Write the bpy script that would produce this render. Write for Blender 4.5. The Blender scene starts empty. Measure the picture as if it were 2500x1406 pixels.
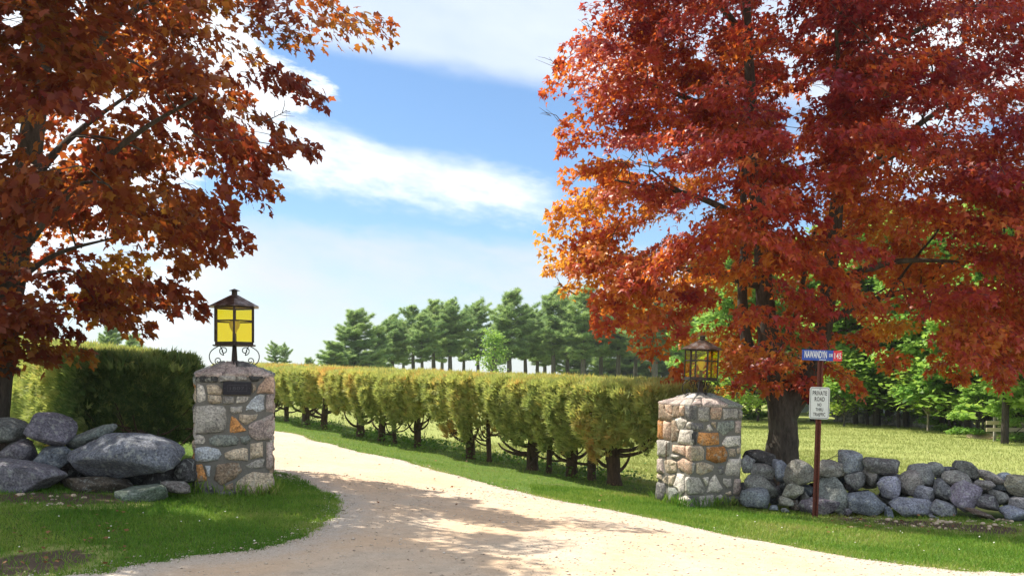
import bpy, bmesh, math
import numpy as np
from mathutils import Vector, Matrix, noise as mnoise
from mathutils.geometry import delaunay_2d_cdt

rng = np.random.default_rng(11)
scene = bpy.context.scene
COL = scene.collection

ORD = ['first', 'second', 'third', 'fourth', 'fifth', 'sixth', 'seventh', 'eighth', 'ninth', 'tenth', 'eleventh', 'twelfth', 'thirteenth', 'fourteenth', 'fifteenth', 'sixteenth', 'seventeenth', 'eighteenth', 'nineteenth', 'twentieth']
# ------------------------------------------------------------------ camera
FPX = 2165.0          # focal length in pixels of a 2500 px wide frame
EYE = 1.65
HORIZ = 925.0
cam_d = bpy.data.cameras.new('camera')
cam = bpy.data.objects.new('camera', cam_d); COL.objects.link(cam)
cam.location = (0, 0, EYE); cam.rotation_euler = (math.radians(90), 0, 0)
cam_d.sensor_width = 36.0; cam_d.lens = 36.0*FPX/2500.0
cam_d.shift_y = (HORIZ-703.0)/2500.0
cam_d.clip_end = 6000
scene.camera = cam

# ------------------------------------------------------------------ light
SUN_AZ = math.radians(63)     # left of the view direction (+y)
SUN_EL = math.radians(60)
SUN = Vector((-math.sin(SUN_AZ)*math.cos(SUN_EL), math.cos(SUN_AZ)*math.cos(SUN_EL), math.sin(SUN_EL)))
sd = bpy.data.lights.new('sun', 'SUN'); sd.energy = 5.0; sd.angle = math.radians(0.55); sd.color = (1.0, 0.905, 0.76)
so = bpy.data.objects.new('sun', sd); COL.objects.link(so)
so.rotation_euler = SUN.to_track_quat('Z', 'Y').to_euler(); so.location = (-20, 20, 40)

scene.view_settings.view_transform = 'Standard'; scene.view_settings.look = 'None'
scene.view_settings.gamma = 1.0; scene.view_settings.use_curve_mapping = False
scene.view_settings.exposure = 0.8
scene.cycles.max_bounces = 8; scene.cycles.transparent_max_bounces = 16
scene.cycles.use_denoising = True

# ---- world: physical sky with procedural clouds
W = bpy.data.worlds.new('World'); scene.world = W; W.use_nodes = True
wn = W.node_tree.nodes; wl = W.node_tree.links; wn.clear()

class NG:
    """tiny helper for math node graphs"""
    def __init__(s, tree): s.t = tree
    def node(s, typ, **kw):
        n = s.t.nodes.new(typ)
        for k, v in kw.items(): setattr(n, k, v)
        return n
    def link(s, a, b): s.t.links.new(a, b)
    def m(s, op, a, b=None, c=None, clamp=False):
        n = s.node('ShaderNodeMath', operation=op); n.use_clamp = clamp
        for i, v in enumerate((a, b, c)):
            if v is None: continue
            if isinstance(v, (int, float)): n.inputs[i].default_value = v
            else: s.link(v, n.inputs[i])
        return n.outputs[0]
    def smooth(s, x, lo, hi):
        n = s.node('ShaderNodeMapRange', interpolation_type='SMOOTHSTEP')
        s.link(x, n.inputs['Value'])
        for k, v in (('From Min', lo), ('From Max', hi)):
            if isinstance(v, (int, float)): n.inputs[k].default_value = v
            else: s.link(v, n.inputs[k])
        return n.outputs[0]
    def noise(s, vec, scale, detail=4, rough=0.5, dist=0.0):
        n = s.node('ShaderNodeTexNoise'); n.inputs['Scale'].default_value = scale
        n.inputs['Detail'].default_value = detail; n.inputs['Roughness'].default_value = rough
        n.inputs['Distortion'].default_value = dist
        if vec is not None: s.link(vec, n.inputs['Vector'])
        return n.outputs['Fac']
    def mix(s, fac, a, b, blend='MIX'):
        n = s.node('ShaderNodeMix', data_type='RGBA', blend_type=blend)
        if isinstance(fac, (int, float)): n.inputs[0].default_value = fac
        else: s.link(fac, n.inputs[0])
        for i, v in ((6, a), (7, b)):
            if isinstance(v, tuple): n.inputs[i].default_value = v if len(v) == 4 else (*v, 1)
            else: s.link(v, n.inputs[i])
        return n.outputs[2]
    def ramp(s, fac, stops):
        n = s.node('ShaderNodeValToRGB'); e = n.color_ramp.elements
        while len(e) < len(stops): e.new(0.5)
        for k, (p, c) in enumerate(stops): e[k].position = p; e[k].color = (*c, 1) if len(c) == 3 else c
        s.link(fac, n.inputs[0]); return n.outputs[0]

g = NG(W.node_tree)
sky = g.node('ShaderNodeTexSky', sky_type='NISHITA'); sky.sun_disc = False
sky.sun_elevation = SUN_EL; sky.sun_rotation = -SUN_AZ
sky.air_density = 1.0; sky.dust_density = 0.5; sky.ozone_density = 1.3
tc = g.node('ShaderNodeTexCoord'); D = tc.outputs['Generated']
sep = g.node('ShaderNodeSeparateXYZ'); g.link(D, sep.inputs[0])
az = g.m('ARCTAN2', sep.outputs[0], sep.outputs[1])
el = g.m('ARCSINE', g.m('MINIMUM', g.m('MAXIMUM', sep.outputs[2], -1.0), 1.0))
cmb = g.node('ShaderNodeCombineXYZ')
g.link(g.m('MULTIPLY', az, 1.0), cmb.inputs[0])
g.link(g.m('ADD', g.m('MULTIPLY', el, 2.6), g.m('MULTIPLY', az, 0.36)), cmb.inputs[1])
CV = cmb.outputs[0]
nA = g.m('SUBTRACT', g.noise(CV, 9, 7, 0.62), 0.5)
nB = g.m('SUBTRACT', g.noise(CV, 24, 6, 0.6), 0.5)
nC = g.noise(CV, 3.2, 5, 0.55)
def line(c0, c1): return g.m('ADD', g.m('MULTIPLY', az, c1), c0)
wob = g.m('ADD', g.m('MULTIPLY', nA, 0.050), g.m('MULTIPLY', nB, 0.022))
wobs = g.m('ADD', g.m('MULTIPLY', nA, 0.016), g.m('MULTIPLY', nB, 0.008))
# high veil with a crisp lower edge
t1 = g.m('ADD', g.m('SUBTRACT', el, line(0.321, -0.128)), wobs)
veil = g.m('MULTIPLY', g.smooth(t1, -0.008, 0.022), g.m('ADD', 0.30, g.m('MULTIPLY', nC, 0.75), clamp=True))
# long cumulus streak
t2 = g.m('ADD', g.m('SUBTRACT', el, line(0.1985, -0.125)), wob)
top2 = line(0.026, -0.10)
streak = g.m('MULTIPLY', g.smooth(t2, -0.034, 0.004),
             g.m('SUBTRACT', 1.0, g.smooth(t2, g.m('SUBTRACT', top2, 0.016), g.m('ADD', top2, 0.012))))
streak = g.m('MULTIPLY', streak, g.m('SUBTRACT', 1.0, g.smooth(g.m('ADD', az, g.m('MULTIPLY', nA, 0.1)), 0.0, 0.075)))
streak = g.m('MULTIPLY', streak, g.m('ADD', 0.80, g.m('MULTIPLY', nB, 1.3), clamp=True))
# broad pale bank nearer the horizon
t3 = g.m('ADD', g.m('SUBTRACT', el, line(0.152, -0.07)), wob)
bank = g.m('MULTIPLY', g.m('SUBTRACT', 1.0, g.smooth(t3, -0.016, 0.014)), g.m('ADD', 0.12, g.m('ADD', g.m('MULTIPLY', nC, 0.9), g.m('MULTIPLY', nA, 1.1)), clamp=True))
# small puffs to the left and loose cloud in the rest of the sky
t4 = g.m('ADD', g.m('SUBTRACT', g.m('MULTIPLY', nA, 2.2), g.m('MULTIPLY', g.m('ABSOLUTE', g.m('SUBTRACT', el, 0.305)), 9.0)),
         g.m('MULTIPLY', g.m('SUBTRACT', -0.20, az), 7.0))
puff = g.m('MULTIPLY', g.smooth(t4, -0.02, 0.30), 0.95)
gen = g.m('MULTIPLY', g.smooth(g.m('ADD', nC, g.m('MULTIPLY', nA, 0.5)), 0.42, 0.62), g.smooth(g.m('ABSOLUTE', az), 0.25, 0.45))
gen = g.m('MULTIPLY', gen, 0.85)
dens = streak
for o in (puff, gen): dens = g.m('MAXIMUM', dens, o)
up_ = g.smooth(el, -0.02, 0.02)
dens = g.m('MULTIPLY', dens, up_); veil = g.m('MULTIPLY', veil, up_); bank = g.m('MULTIPLY', bank, up_)
shade = g.mix(g.m('ADD', 0.5, g.m('MULTIPLY', nB, 1.6), clamp=True), (8.8, 9.3, 9.9), (10.2, 10.4, 10.6))
skyc = g.mix(1.0, sky.outputs[0], (1.0, 1.20, 1.36), 'MULTIPLY')
bg = g.node('ShaderNodeBackground'); g.link(g.mix(dens, g.mix(veil, g.mix(bank, skyc, (7.1, 7.25, 7.4)), (8.4, 8.9, 9.6)), shade), bg.inputs[0]); bg.inputs[1].default_value = 0.074
wo = g.node('ShaderNodeOutputWorld'); g.link(bg.outputs[0], wo.inputs[0])

# ------------------------------------------------------------------ helpers
def tag(o, label=None, cat=None, group=None, kind=None):
    if label: o['label'] = label
    if cat: o['category'] = cat
    if group: o['group'] = group
    if kind: o['kind'] = kind
    return o

def empty(name, loc=(0, 0, 0), rz=0.0, parent=None):
    o = bpy.data.objects.new(name, None); COL.objects.link(o)
    o.location = loc; o.rotation_euler = (0, 0, rz); o.empty_display_size = 0.2
    if parent: o.parent = parent
    return o

def link(name, me, mat=None, parent=None, smooth=False):
    if mat is not None and not me.materials: me.materials.append(mat)
    o = bpy.data.objects.new(name, me); COL.objects.link(o)
    if parent: o.parent = parent
    if smooth:
        me.polygons.foreach_set('use_smooth', np.ones(len(me.polygons), dtype=bool)); me.update()
    return o

def raw_mesh(name, V, F, tint=None):
    """V (n,3) array, F (m,k) array with k = 3 or 4"""
    V = np.asarray(V, dtype=np.float32); F = np.asarray(F, dtype=np.int32)
    me = bpy.data.meshes.new(name); n, k = F.shape
    me.vertices.add(len(V)); me.vertices.foreach_set('co', V.ravel())
    me.loops.add(n*k); me.loops.foreach_set('vertex_index', F.ravel())
    me.polygons.add(n); me.polygons.foreach_set('loop_start', np.arange(0, n*k, k, dtype=np.int32))
    if tint is not None:
        a = me.attributes.new('tint', 'FLOAT', 'POINT'); a.data.foreach_set('value', np.asarray(tint, dtype=np.float32))
    me.update(calc_edges=True); me.validate()
    return me

def norm(a): return a/np.maximum(np.linalg.norm(a, axis=-1, keepdims=True), 1e-9)

def frames(axis, nrm):
    """columns: x = side, y = axis, z = normal"""
    y = norm(axis); x = norm(np.cross(y, nrm)); z = np.cross(x, y)
    return np.stack([x, y, z], axis=-1)

def scatter(name, TV, TF, pos, R, scale, tint):
    TV = np.asarray(TV, float); TF = np.asarray(TF, int); N = len(pos)
    sc = np.asarray(scale, float)
    sc = sc[:, None, None] if sc.ndim == 1 else sc[:, None, :]
    V = np.einsum('nij,nvj->nvi', R, TV[None]*sc) + pos[:, None, :]
    F = TF[None] + (np.arange(N)*len(TV))[:, None, None]
    return raw_mesh(name, V.reshape(-1, 3), F.reshape(-1, TF.shape[1]), np.repeat(tint, len(TV)))

def bake(bm, name):
    me = bpy.data.meshes.new(name); bm.to_mesh(me); bm.free(); return me

def box_bm(bm, c, s, rot=None, bev=0.0):
    r = bmesh.ops.create_cube(bm, size=1.0); vs = r['verts']
    bmesh.ops.scale(bm, vec=s, verts=vs)
    if bev:
        es = list({e for v in vs for e in v.link_edges})
        vs = list({v for f in bmesh.ops.bevel(bm, geom=es, offset=bev, segments=2, affect='EDGES', profile=0.5)['faces'] for v in f.verts} | {v for v in vs if v.is_valid})
    if rot is not None: bmesh.ops.rotate(bm, cent=(0, 0, 0), matrix=rot, verts=vs)
    bmesh.ops.translate(bm, vec=c, verts=vs)
    return vs

def box(name, c, s, mat, parent=None, rot=None, bev=0.0):
    bm = bmesh.new(); box_bm(bm, c, s, rot, bev)
    return link(name, bake(bm, name), mat, parent)

def tube_arrays(pts, rad, sides=8, rough=0.0, flat=1.0):
    pts = np.asarray(pts, float); n = len(pts)
    rad = np.broadcast_to(np.asarray(rad, float), (n,))
    t = np.gradient(pts, axis=0); t = norm(t)
    ref = np.array([0.31, 0.17, 0.93]) if abs(t[0] @ np.array([.31, .17, .93])) < 0.9 else np.array([1., 0, 0])
    x = norm(np.cross(t, ref)); y = np.cross(t, x)
    a = np.linspace(0, 2*np.pi, sides, endpoint=False)
    r = rad[:, None]*(1+rough*(rng.random((n, sides))-.5))
    V = pts[:, None, :] + r[..., None]*(np.cos(a)[None, :, None]*x[:, None, :] + flat*np.sin(a)[None, :, None]*y[:, None, :])
    F = []
    for i in range(n-1):
        for k in range(sides):
            k2 = (k+1) % sides
            F.append((i*sides+k, i*sides+k2, (i+1)*sides+k2, (i+1)*sides+k))
    V = np.concatenate([V.reshape(-1, 3), pts[-1:]+t[-1:]*rad[-1]*.3, pts[:1]])
    e = n*sides
    for k in range(sides):
        F.append(((n-1)*sides+k, (n-1)*sides+(k+1) % sides, e, e))
        F.append(((k+1) % sides, k, e+1, e+1))
    return V, F

def tubes_mesh(name, items, sides=8, rough=0.0, flat=1.0):
    Vs = []; Fs = []; off = 0
    for pts, rad in items:
        V, F = tube_arrays(pts, rad, sides, rough, flat); Vs.append(V)
        for f in F: Fs.append(tuple(i+off for i in (f if f[2] != f[3] else f[:3])))
        off += len(V)
    me = bpy.data.meshes.new(name); me.from_pydata(np.concatenate(Vs).tolist(), [], Fs); me.update()
    me.polygons.foreach_set('use_smooth', np.ones(len(me.polygons), dtype=bool))
    return me

def catmull(pts, n=6):
    P = np.asarray(pts, float); P = np.vstack([2*P[0]-P[1], P, 2*P[-1]-P[-2]])
    out = []
    for i in range(1, len(P)-2):
        for t in np.linspace(0, 1, n, endpoint=False):
            a, b, c, d = P[i-1:i+3]
            out.append(.5*((2*b)+(-a+c)*t+(2*a-5*b+4*c-d)*t*t+(-a+3*b-3*c+d)*t**3))
    out.append(P[-2]); return np.array(out)

def snoise(p, f, seed=0.0):
    """cheap smooth vector noise, -1..1"""
    x, y, z = p[..., 0]*f+seed, p[..., 1]*f+seed*1.7, p[..., 2]*f-seed*.6
    return (np.sin(x+1.7*np.sin(y*.9+z))*.5+np.sin(1.9*y-1.3*np.sin(x*1.1-z*.7)+2.1)*.3+np.sin(2.3*z+1.5*np.sin(x*.8+y*1.3))*.2)

def P(px, py, d): return np.array([(px-1250)/FPX*d, d, EYE+(HORIZ-py)/FPX*d])

def in_poly(pts, poly):
    poly = np.asarray(poly, float); x, y = pts[..., 0], pts[..., 1]
    inside = np.zeros(x.shape, bool); j = len(poly)-1
    for i in range(len(poly)):
        xi, yi = poly[i]; xj, yj = poly[j]
        c = ((yi > y) != (yj > y)) & (x < (xj-xi)*(y-yi)/((yj-yi) if yj != yi else 1e-9)+xi)
        inside ^= c; j = i
    return inside

# ------------------------------------------------------------------ terrain
CP = np.array([
 (0, 0, 0), (-5, 0, .06), (6, 0, -.1), (0, -6, 0), (-12, 3, .2), (14, 4, -.25),
 (-3.4, 10.7, .25), (-5.2, 9.8, .38), (-3.6, 7.5, .2), (-3.35, 6.6, .15), (-8, 8, .35),
 (-.7, 10, .08), (.84, 7.3, .02), (2.7, 13.2, -.25), (4.3, 12.6, -.31), (6.9, 12, -.30), (10, 11.5, -.3), (4.3, 8.85, -.24),
 (2.2, 14.7, -.28), (-.97, 21, -.17), (-4.5, 25.5, .03), (-7.6, 30, .22), (-13, 36, .3),
 (11.6, 44, -.5), (16.7, 29, -.5), (8, 20, -.42), (14, 15, -.4), (3, 32, -.4), (-8, 16, .5), (-15, 15, .6), (-20, 40, .4),
 (0, 80, -.6), (40, 80, -1.2), (-40, 80, 0), (30, 30, -.7), (-30, 10, .5), (30, 5, -.4)], float)
def tps_u(r2): return np.where(r2 > 0, r2*np.log(np.maximum(r2, 1e-12)), 0)
_n = len(CP); _K = tps_u(((CP[:, None, :2]-CP[None, :, :2])**2).sum(-1)) + np.eye(_n)*1.0
_Pm = np.c_[np.ones(_n), CP[:, :2]]
_A = np.block([[_K, _Pm], [_Pm.T, np.zeros((3, 3))]])
_w = np.linalg.solve(_A, np.r_[CP[:, 2], 0, 0, 0])
def Z(x, y):
    x = np.asarray(x, float); y = np.asarray(y, float)
    xc = np.clip(x, -45, 45); yc = np.clip(y, -10, 85)
    r2 = (xc[..., None]-CP[:, 0])**2+(yc[..., None]-CP[:, 1])**2
    z = tps_u(r2) @ _w[:_n] + _w[_n] + _w[_n+1]*xc + _w[_n+2]*yc
    far = np.clip((np.hypot(x, y-30)-60)/120, 0, 1)
    z = z*(1-far) - 1.6*far
    near = np.clip(1-np.hypot(x, y-15)/60, 0, 1)
    return z + near*(.018*np.sin(x*2.1+1.3*np.sin(y*1.1))+.014*np.sin(y*2.7+x*.9))
def Zs(x, y): return float(Z(np.array([x]), np.array([y]))[0])
def hit(px, py):
    lo, hi = 2.0, 120.0
    for _ in range(50):
        m = .5*(lo+hi); p = P(px, py, m)
        if p[2] > Zs(p[0], p[1]): lo = m
        else: hi = m
    return P(px, py, lo)

# ------------------------------------------------------------------ materials
def new_mat(name):
    m = bpy.data.materials.new(name); m.use_nodes = True
    t = m.node_tree; b = t.nodes['Principled BSDF']; return m, NG(t), b
def bump(gm, b, h, strength, dist=0.02):
    n = gm.node('ShaderNodeBump'); n.inputs['Strength'].default_value = strength; n.inputs['Distance'].default_value = dist
    gm.link(h, n.inputs['Height']); gm.link(n.outputs[0], b.inputs['Normal'])
def plain(name, col, rough=0.6, metal=0.0, var=0.15, scale=30.0, bmp=0.0):
    m, gm, b = new_mat(name); t = gm.node('ShaderNodeTexCoord'); n = gm.noise(t.outputs['Object'], scale, 4, .6)
    lo = tuple(c*(1-var) for c in col); hi = tuple(min(1, c*(1+var)) for c in col)
    gm.link(gm.ramp(n, [(.3, lo), (.7, hi)]), b.inputs['Base Color'])
    b.inputs['Roughness'].default_value = rough; b.inputs['Metallic'].default_value = metal
    if bmp: bump(gm, b, n, bmp, .01)
    return m

def stone_mat(name, lichen, rough=.9, speck=1.0):
    m, gm, b = new_mat(name); t = gm.node('ShaderNodeTexCoord'); oi = gm.node('ShaderNodeObjectInfo')
    add = gm.node('ShaderNodeVectorMath', operation='ADD'); gm.link(t.outputs['Object'], add.inputs[0])
    cx = gm.node('ShaderNodeCombineXYZ'); gm.link(gm.m('MULTIPLY', oi.outputs['Random'], 37.0), cx.inputs[0]); gm.link(cx.outputs[0], add.inputs[1])
    v = add.outputs[0]
    n1 = gm.noise(v, 5, 5, .6); n2 = gm.noise(v, 42, 4, .75); n3 = gm.noise(v, 16, 5, .65)
    c = gm.mix(1.0, oi.outputs['Color'], gm.ramp(n1, [(.28, (.50, .49, .50)), (.72, (1.4, 1.38, 1.36))]), 'MULTIPLY')
    c = gm.mix(1.0, c, gm.ramp(n2, [(.33, (.32, .32, .35)), (.5, (1, 1, 1)), (.70, (1.9, 1.9, 1.85))]), 'MULTIPLY')
    if lichen: c = gm.mix(gm.m('MULTIPLY', gm.smooth(n3, .52, .66), .6), c, lichen)
    c = gm.mix(gm.m('MULTIPLY', gm.smooth(gm.noise(v, 9, 6, .7), .60, .72), .5), c, (.035, .036, .04))
    gm.link(c, b.inputs['Base Color']); b.inputs['Roughness'].default_value = rough
    bump(gm, b, gm.m('ADD', gm.m('MULTIPLY', n2, .35), n3), .55*speck, .02)
    return m
M_STONE = stone_mat('pillar_stone', (.36, .36, .31))
M_BOULDER = stone_mat('boulder_granite', (.33, .36, .35), .95, 2.4)

def mortar_mat():
    m, gm, b = new_mat('mortar'); t = gm.node('ShaderNodeTexCoord')
    n = gm.noise(t.outputs['Object'], 40, 5, .7); n2 = gm.noise(t.outputs['Object'], 4, 3)
    gm.link(gm.mix(n2, gm.ramp(n, [(.3, (.10, .10, .095)), (.7, (.20, .195, .18))]), (.13, .125, .11)), b.inputs['Base Color'])
    b.inputs['Roughness'].default_value = .95; bump(gm, b, n, .6, .01); return m
M_MORTAR = mortar_mat()

def leaf_mat(name, front, back, trans=.45, gloss=.12, rough=.45):
    m, gm, b = new_mat(name)
    at = gm.node('ShaderNodeAttribute', attribute_name='tint')
    cf = gm.ramp(at.outputs['Fac'], front); cb = gm.ramp(at.outputs['Fac'], back)
    gm.link(cf, b.inputs['Base Color']); b.inputs['Roughness'].default_value = rough
    b.inputs['Specular IOR Level'].default_value = gloss
    tr = gm.node('ShaderNodeBsdfTranslucent'); gm.link(cb, tr.inputs[0])
    mx = gm.node('ShaderNodeMixShader'); mx.inputs[0].default_value = trans
    gm.link(b.outputs[0], mx.inputs[1]); gm.link(tr.outputs[0], mx.inputs[2])
    out = m.node_tree.nodes['Material Output']; gm.link(mx.outputs[0], out.inputs['Surface'])
    return m
M_MAPLE = leaf_mat('maple_leaf_crimson', [(0, (.15, .015, .036)), (.4, (.34, .034, .042)), (.75, (.46, .090, .036)), (1, (.50, .19, .04))],
                   [(0, (.46, .05, .03)), (.5, (.66, .16, .022)), (1, (.80, .40, .04))], .46, .45, .40)
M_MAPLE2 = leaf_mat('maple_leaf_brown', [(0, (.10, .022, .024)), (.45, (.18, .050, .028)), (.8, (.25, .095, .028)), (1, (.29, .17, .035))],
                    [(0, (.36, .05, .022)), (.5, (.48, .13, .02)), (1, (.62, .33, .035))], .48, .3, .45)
M_PINE = leaf_mat('pine_needles', [(0, (.12, .23, .10)), (.5, (.24, .37, .15)), (1, (.46, .55, .21))],
                  [(0, (.18, .32, .11)), (1, (.48, .62, .20))], .5, .2)
M_GREEN = leaf_mat('green_leaf', [(0, (.08, .19, .04)), (.5, (.20, .37, .08)), (1, (.40, .55, .15))],
                   [(0, (.18, .38, .06)), (1, (.54, .72, .16))], .55, .25)
M_HEDGE = leaf_mat('hedge_needles', [(0, (.10, .17, .07)), (.35, (.33, .40, .15)), (.65, (.52, .54, .21)), (.85, (.57, .48, .17)), (1, (.58, .34, .11))],
                   [(0, (.14, .24, .06)), (.6, (.50, .54, .13)), (1, (.64, .42, .11))], .5, .12)
M_GRASS = leaf_mat('lawn_grass', [(0, (.05, .155, .016)), (.5, (.115, .255, .03)), (.85, (.24, .33, .07)), (1, (.34, .31, .13))],
                   [(0, (.11, .25, .02)), (1, (.40, .50, .08))], .38, .15)
M_FIELD = leaf_mat('field_grass', [(0, (.20, .265, .075)), (.5, (.265, .315, .10)), (1, (.34, .35, .13))],
                   [(0, (.30, .37, .09)), (1, (.52, .50, .2))], .3, .05)
M_WEED = leaf_mat('weed_leaf', [(0, (.05, .14, .02)), (1, (.14, .26, .04))], [(0, (.10, .26, .03)), (1, (.25, .42, .05))], .4, .25)

def bark_mat(name, c0, c1):
    m, gm, b = new_mat(name); t = gm.node('ShaderNodeTexCoord'); mp = gm.node('ShaderNodeMapping')
    mp.inputs['Scale'].default_value = (1, 1, .22); gm.link(t.outputs['Object'], mp.inputs[0])
    n = gm.noise(mp.outputs[0], 22, 6, .7, .4); n2 = gm.noise(t.outputs['Object'], 3, 3)
    c = gm.ramp(n, [(.35, c0), (.65, c1)])
    c = gm.mix(gm.m('MULTIPLY', gm.smooth(n2, .55, .7), .4), c, (.12, .13, .10))
    gm.link(c, b.inputs['Base Color']); b.inputs['Roughness'].default_value = .95
    bump(gm, b, n, 1.0, .03); return m
M_BARK = bark_mat('maple_bark', (.030, .026, .022), (.105, .09, .075))
M_BARKR = bark_mat('hedge_bark', (.04, .025, .016), (.12, .075, .05))
M_BARKG = bark_mat('grey_bark', (.05, .046, .04), (.15, .14, .12))
M_BARKL = bark_mat('pale_bark', (.22, .20, .16), (.45, .40, .32))

# ------------------------------------------------------------------ ground
DRIVE_L = [(665, 1155), (715, 1162), (745, 1180), (790, 1205), (826, 1234), (818, 1262), (775, 1292), (690, 1325), (600, 1346), (450, 1367), (260, 1390), (140, 1408)]
DRIVE_R = [(668, 1052), (780, 1079), (900, 1108), (1130, 1166), (1350, 1221), (1500, 1248), (1700, 1291), (1900, 1331), (2100, 1366), (2300, 1391), (2500, 1401)]
dl = [hit(*p)[:2] for p in DRIVE_L]; dr = [hit(*p)[:2] for p in DRIVE_R]
dl = [(-15, 31.5), (-11.5, 26.5), (-8.4, 22.2), (-5.6, 17.5), (-4.2, 14.6)] + [tuple(p) for p in dl] + [(-6.5, 5.7), (-14, 4.8), (-40, 3.5)]
dr = [(-17.5, 36), (-12.5, 31)] + [tuple(p) for p in dr] + [(8, 8.35), (14, 8.0), (40, 7.0)]
def densify(pl, step, jit):
    out = []
    pl = catmull(pl, 8)
    for a, b in zip(pl[:-1], pl[1:]):
        n = max(1, int(np.linalg.norm(b-a)/step))
        for t in np.linspace(0, 1, n, endpoint=False): out.append(a+(b-a)*t)
    out.append(pl[-1]); out = np.array(out)
    d = np.gradient(out, axis=0); d = norm(d); nn = np.c_[-d[:, 1], d[:, 0]]
    s = np.arange(len(out))*step
    w = (np.sin(s*2.3+1)+np.sin(s*5.7)*.7+np.sin(s*13.1)*.5+rng.normal(0, .5, len(out)))
    return out+nn*(w*jit)[:, None]
EL = densify(dl, .09, .036); ER = densify(dr, .09, .032)
DRIVE = np.vstack([EL, [(-40, -9), (40, -9)], ER[::-1]])

def ground_mat():
    m, gm, b = new_mat('ground'); geo = gm.node('ShaderNodeNewGeometry'); p = geo.outputs['Position']
    at = gm.node('ShaderNodeAttribute', attribute_name='tint')
    n1 = gm.noise(p, .9, 5, .6); n2 = gm.noise(p, 9, 5, .65); n3 = gm.noise(p, 45, 3, .7)
    lawn = gm.mix(gm.smooth(n2, .35, .7), (.065, .125, .022), (.12, .17, .04))
    lawn = gm.mix(gm.m('MULTIPLY', gm.smooth(n1, .55, .75), .5), lawn, (.12, .10, .06))
    field = gm.mix(gm.smooth(n2, .3, .7), (.21, .26, .08), (.28, .30, .105))
    field = gm.mix(gm.m('MULTIPLY', gm.smooth(n1, .45, .7), .5), field, (.25, .285, .09))
    soil = gm.mix(n3, (.055, .042, .032), (.13, .10, .075))
    c = gm.mix(gm.smooth(at.outputs['Fac'], .25, .75), lawn, field)
    c = gm.mix(gm.smooth(gm.m('SUBTRACT', at.outputs['Fac'], gm.m('MULTIPLY', n2, .5)), 1.3, 1.6), c, soil)
    gm.link(c, b.inputs['Base Color']); b.inputs['Roughness'].default_value = 1.0
    b.inputs['Specular IOR Level'].default_value = .1
    bump(gm, b, gm.m('ADD', n2, n3), .5, .03); return m
HT0 = np.array([1.86, 16.07]); HU = norm(np.array([-.56, .83])); HN = np.array([-HU[1], HU[0]])   # HN points to the field side? sign fixed below
if HN @ np.array([-1, -1]) < 0: HN = -HN          # HN: road side normal of the right hedge
WALL_A = np.array([2.9, 13.35]); WALL_B = np.array([12.0, 11.4])
def field_mask(x, y):
    """0 = mown verge, 1 = hay field"""
    q = np.stack([x, y], -1)-HT0
    sideh = -(q @ HN)               # >0 beyond hedge
    u = norm(WALL_B-WALL_A); nn = np.array([-u[1], u[0]])
    sidew = (np.stack([x, y], -1)-WALL_A) @ nn
    f = np.where(x < 2.5, sideh-.6, np.minimum(sidew-.5, np.maximum(sideh-.4, sidew-3)))
    return np.clip(f/.8, 0, 1)
SOIL = np.array([hit(60, 1212)[:2], hit(180, 1215)[:2], hit(290, 1218)[:2], hit(120, 1365)[:2], hit(60, 1380)[:2], hit(2080, 1268)[:2], hit(2250, 1278)[:2], hit(2420, 1292)[:2], hit(2330, 1285)[:2], hit(2180, 1275)[:2]])
SOILR = np.array([.45, .5, .35, .42, .45, .28, .32, .4, .34, .3])
def soil_mask(x, y):
    d = np.sqrt((x[..., None]-SOIL[:, 0])**2+((y[..., None]-SOIL[:, 1])*1.0)**2)/SOILR
    return np.clip(1.6-d.min(-1)*1.0, 0, 1)
xs = np.r_[-1500, -800, -400, -200, -120, -80, -60, np.arange(-45, -12, 1.5), np.arange(-12, 12, .22), np.arange(12, 46, 1.2), 60, 80, 120, 200, 400, 800, 1500]
ys = np.r_[-60, -30, -15, np.arange(-8, 5, 1.0), np.arange(5, 18, .22), np.arange(18, 36, .6), np.arange(36, 70, 2), 75, 85, 100, 120, 150, 200, 300, 500, 900, 1800, 3500]
X, Y = np.meshgrid(xs, ys); GZ = Z(X, Y)
idx = np.arange(X.size).reshape(X.shape)
F = np.stack([idx[:-1, :-1], idx[:-1, 1:], idx[1:, 1:], idx[1:, :-1]], -1).reshape(-1, 4)
tint = field_mask(X.ravel(), Y.ravel()); sm = soil_mask(X.ravel(), Y.ravel())
tint = np.where(sm > .3, 1.0+sm, tint)
# the driveway is laid slightly below the sod
gp = np.c_[X.ravel(), Y.ravel()]
gnd = link('ground', raw_mesh('ground', np.c_[gp, GZ.ravel()], F, tint), ground_mat(), smooth=True); tag(gnd, kind='structure')

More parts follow.
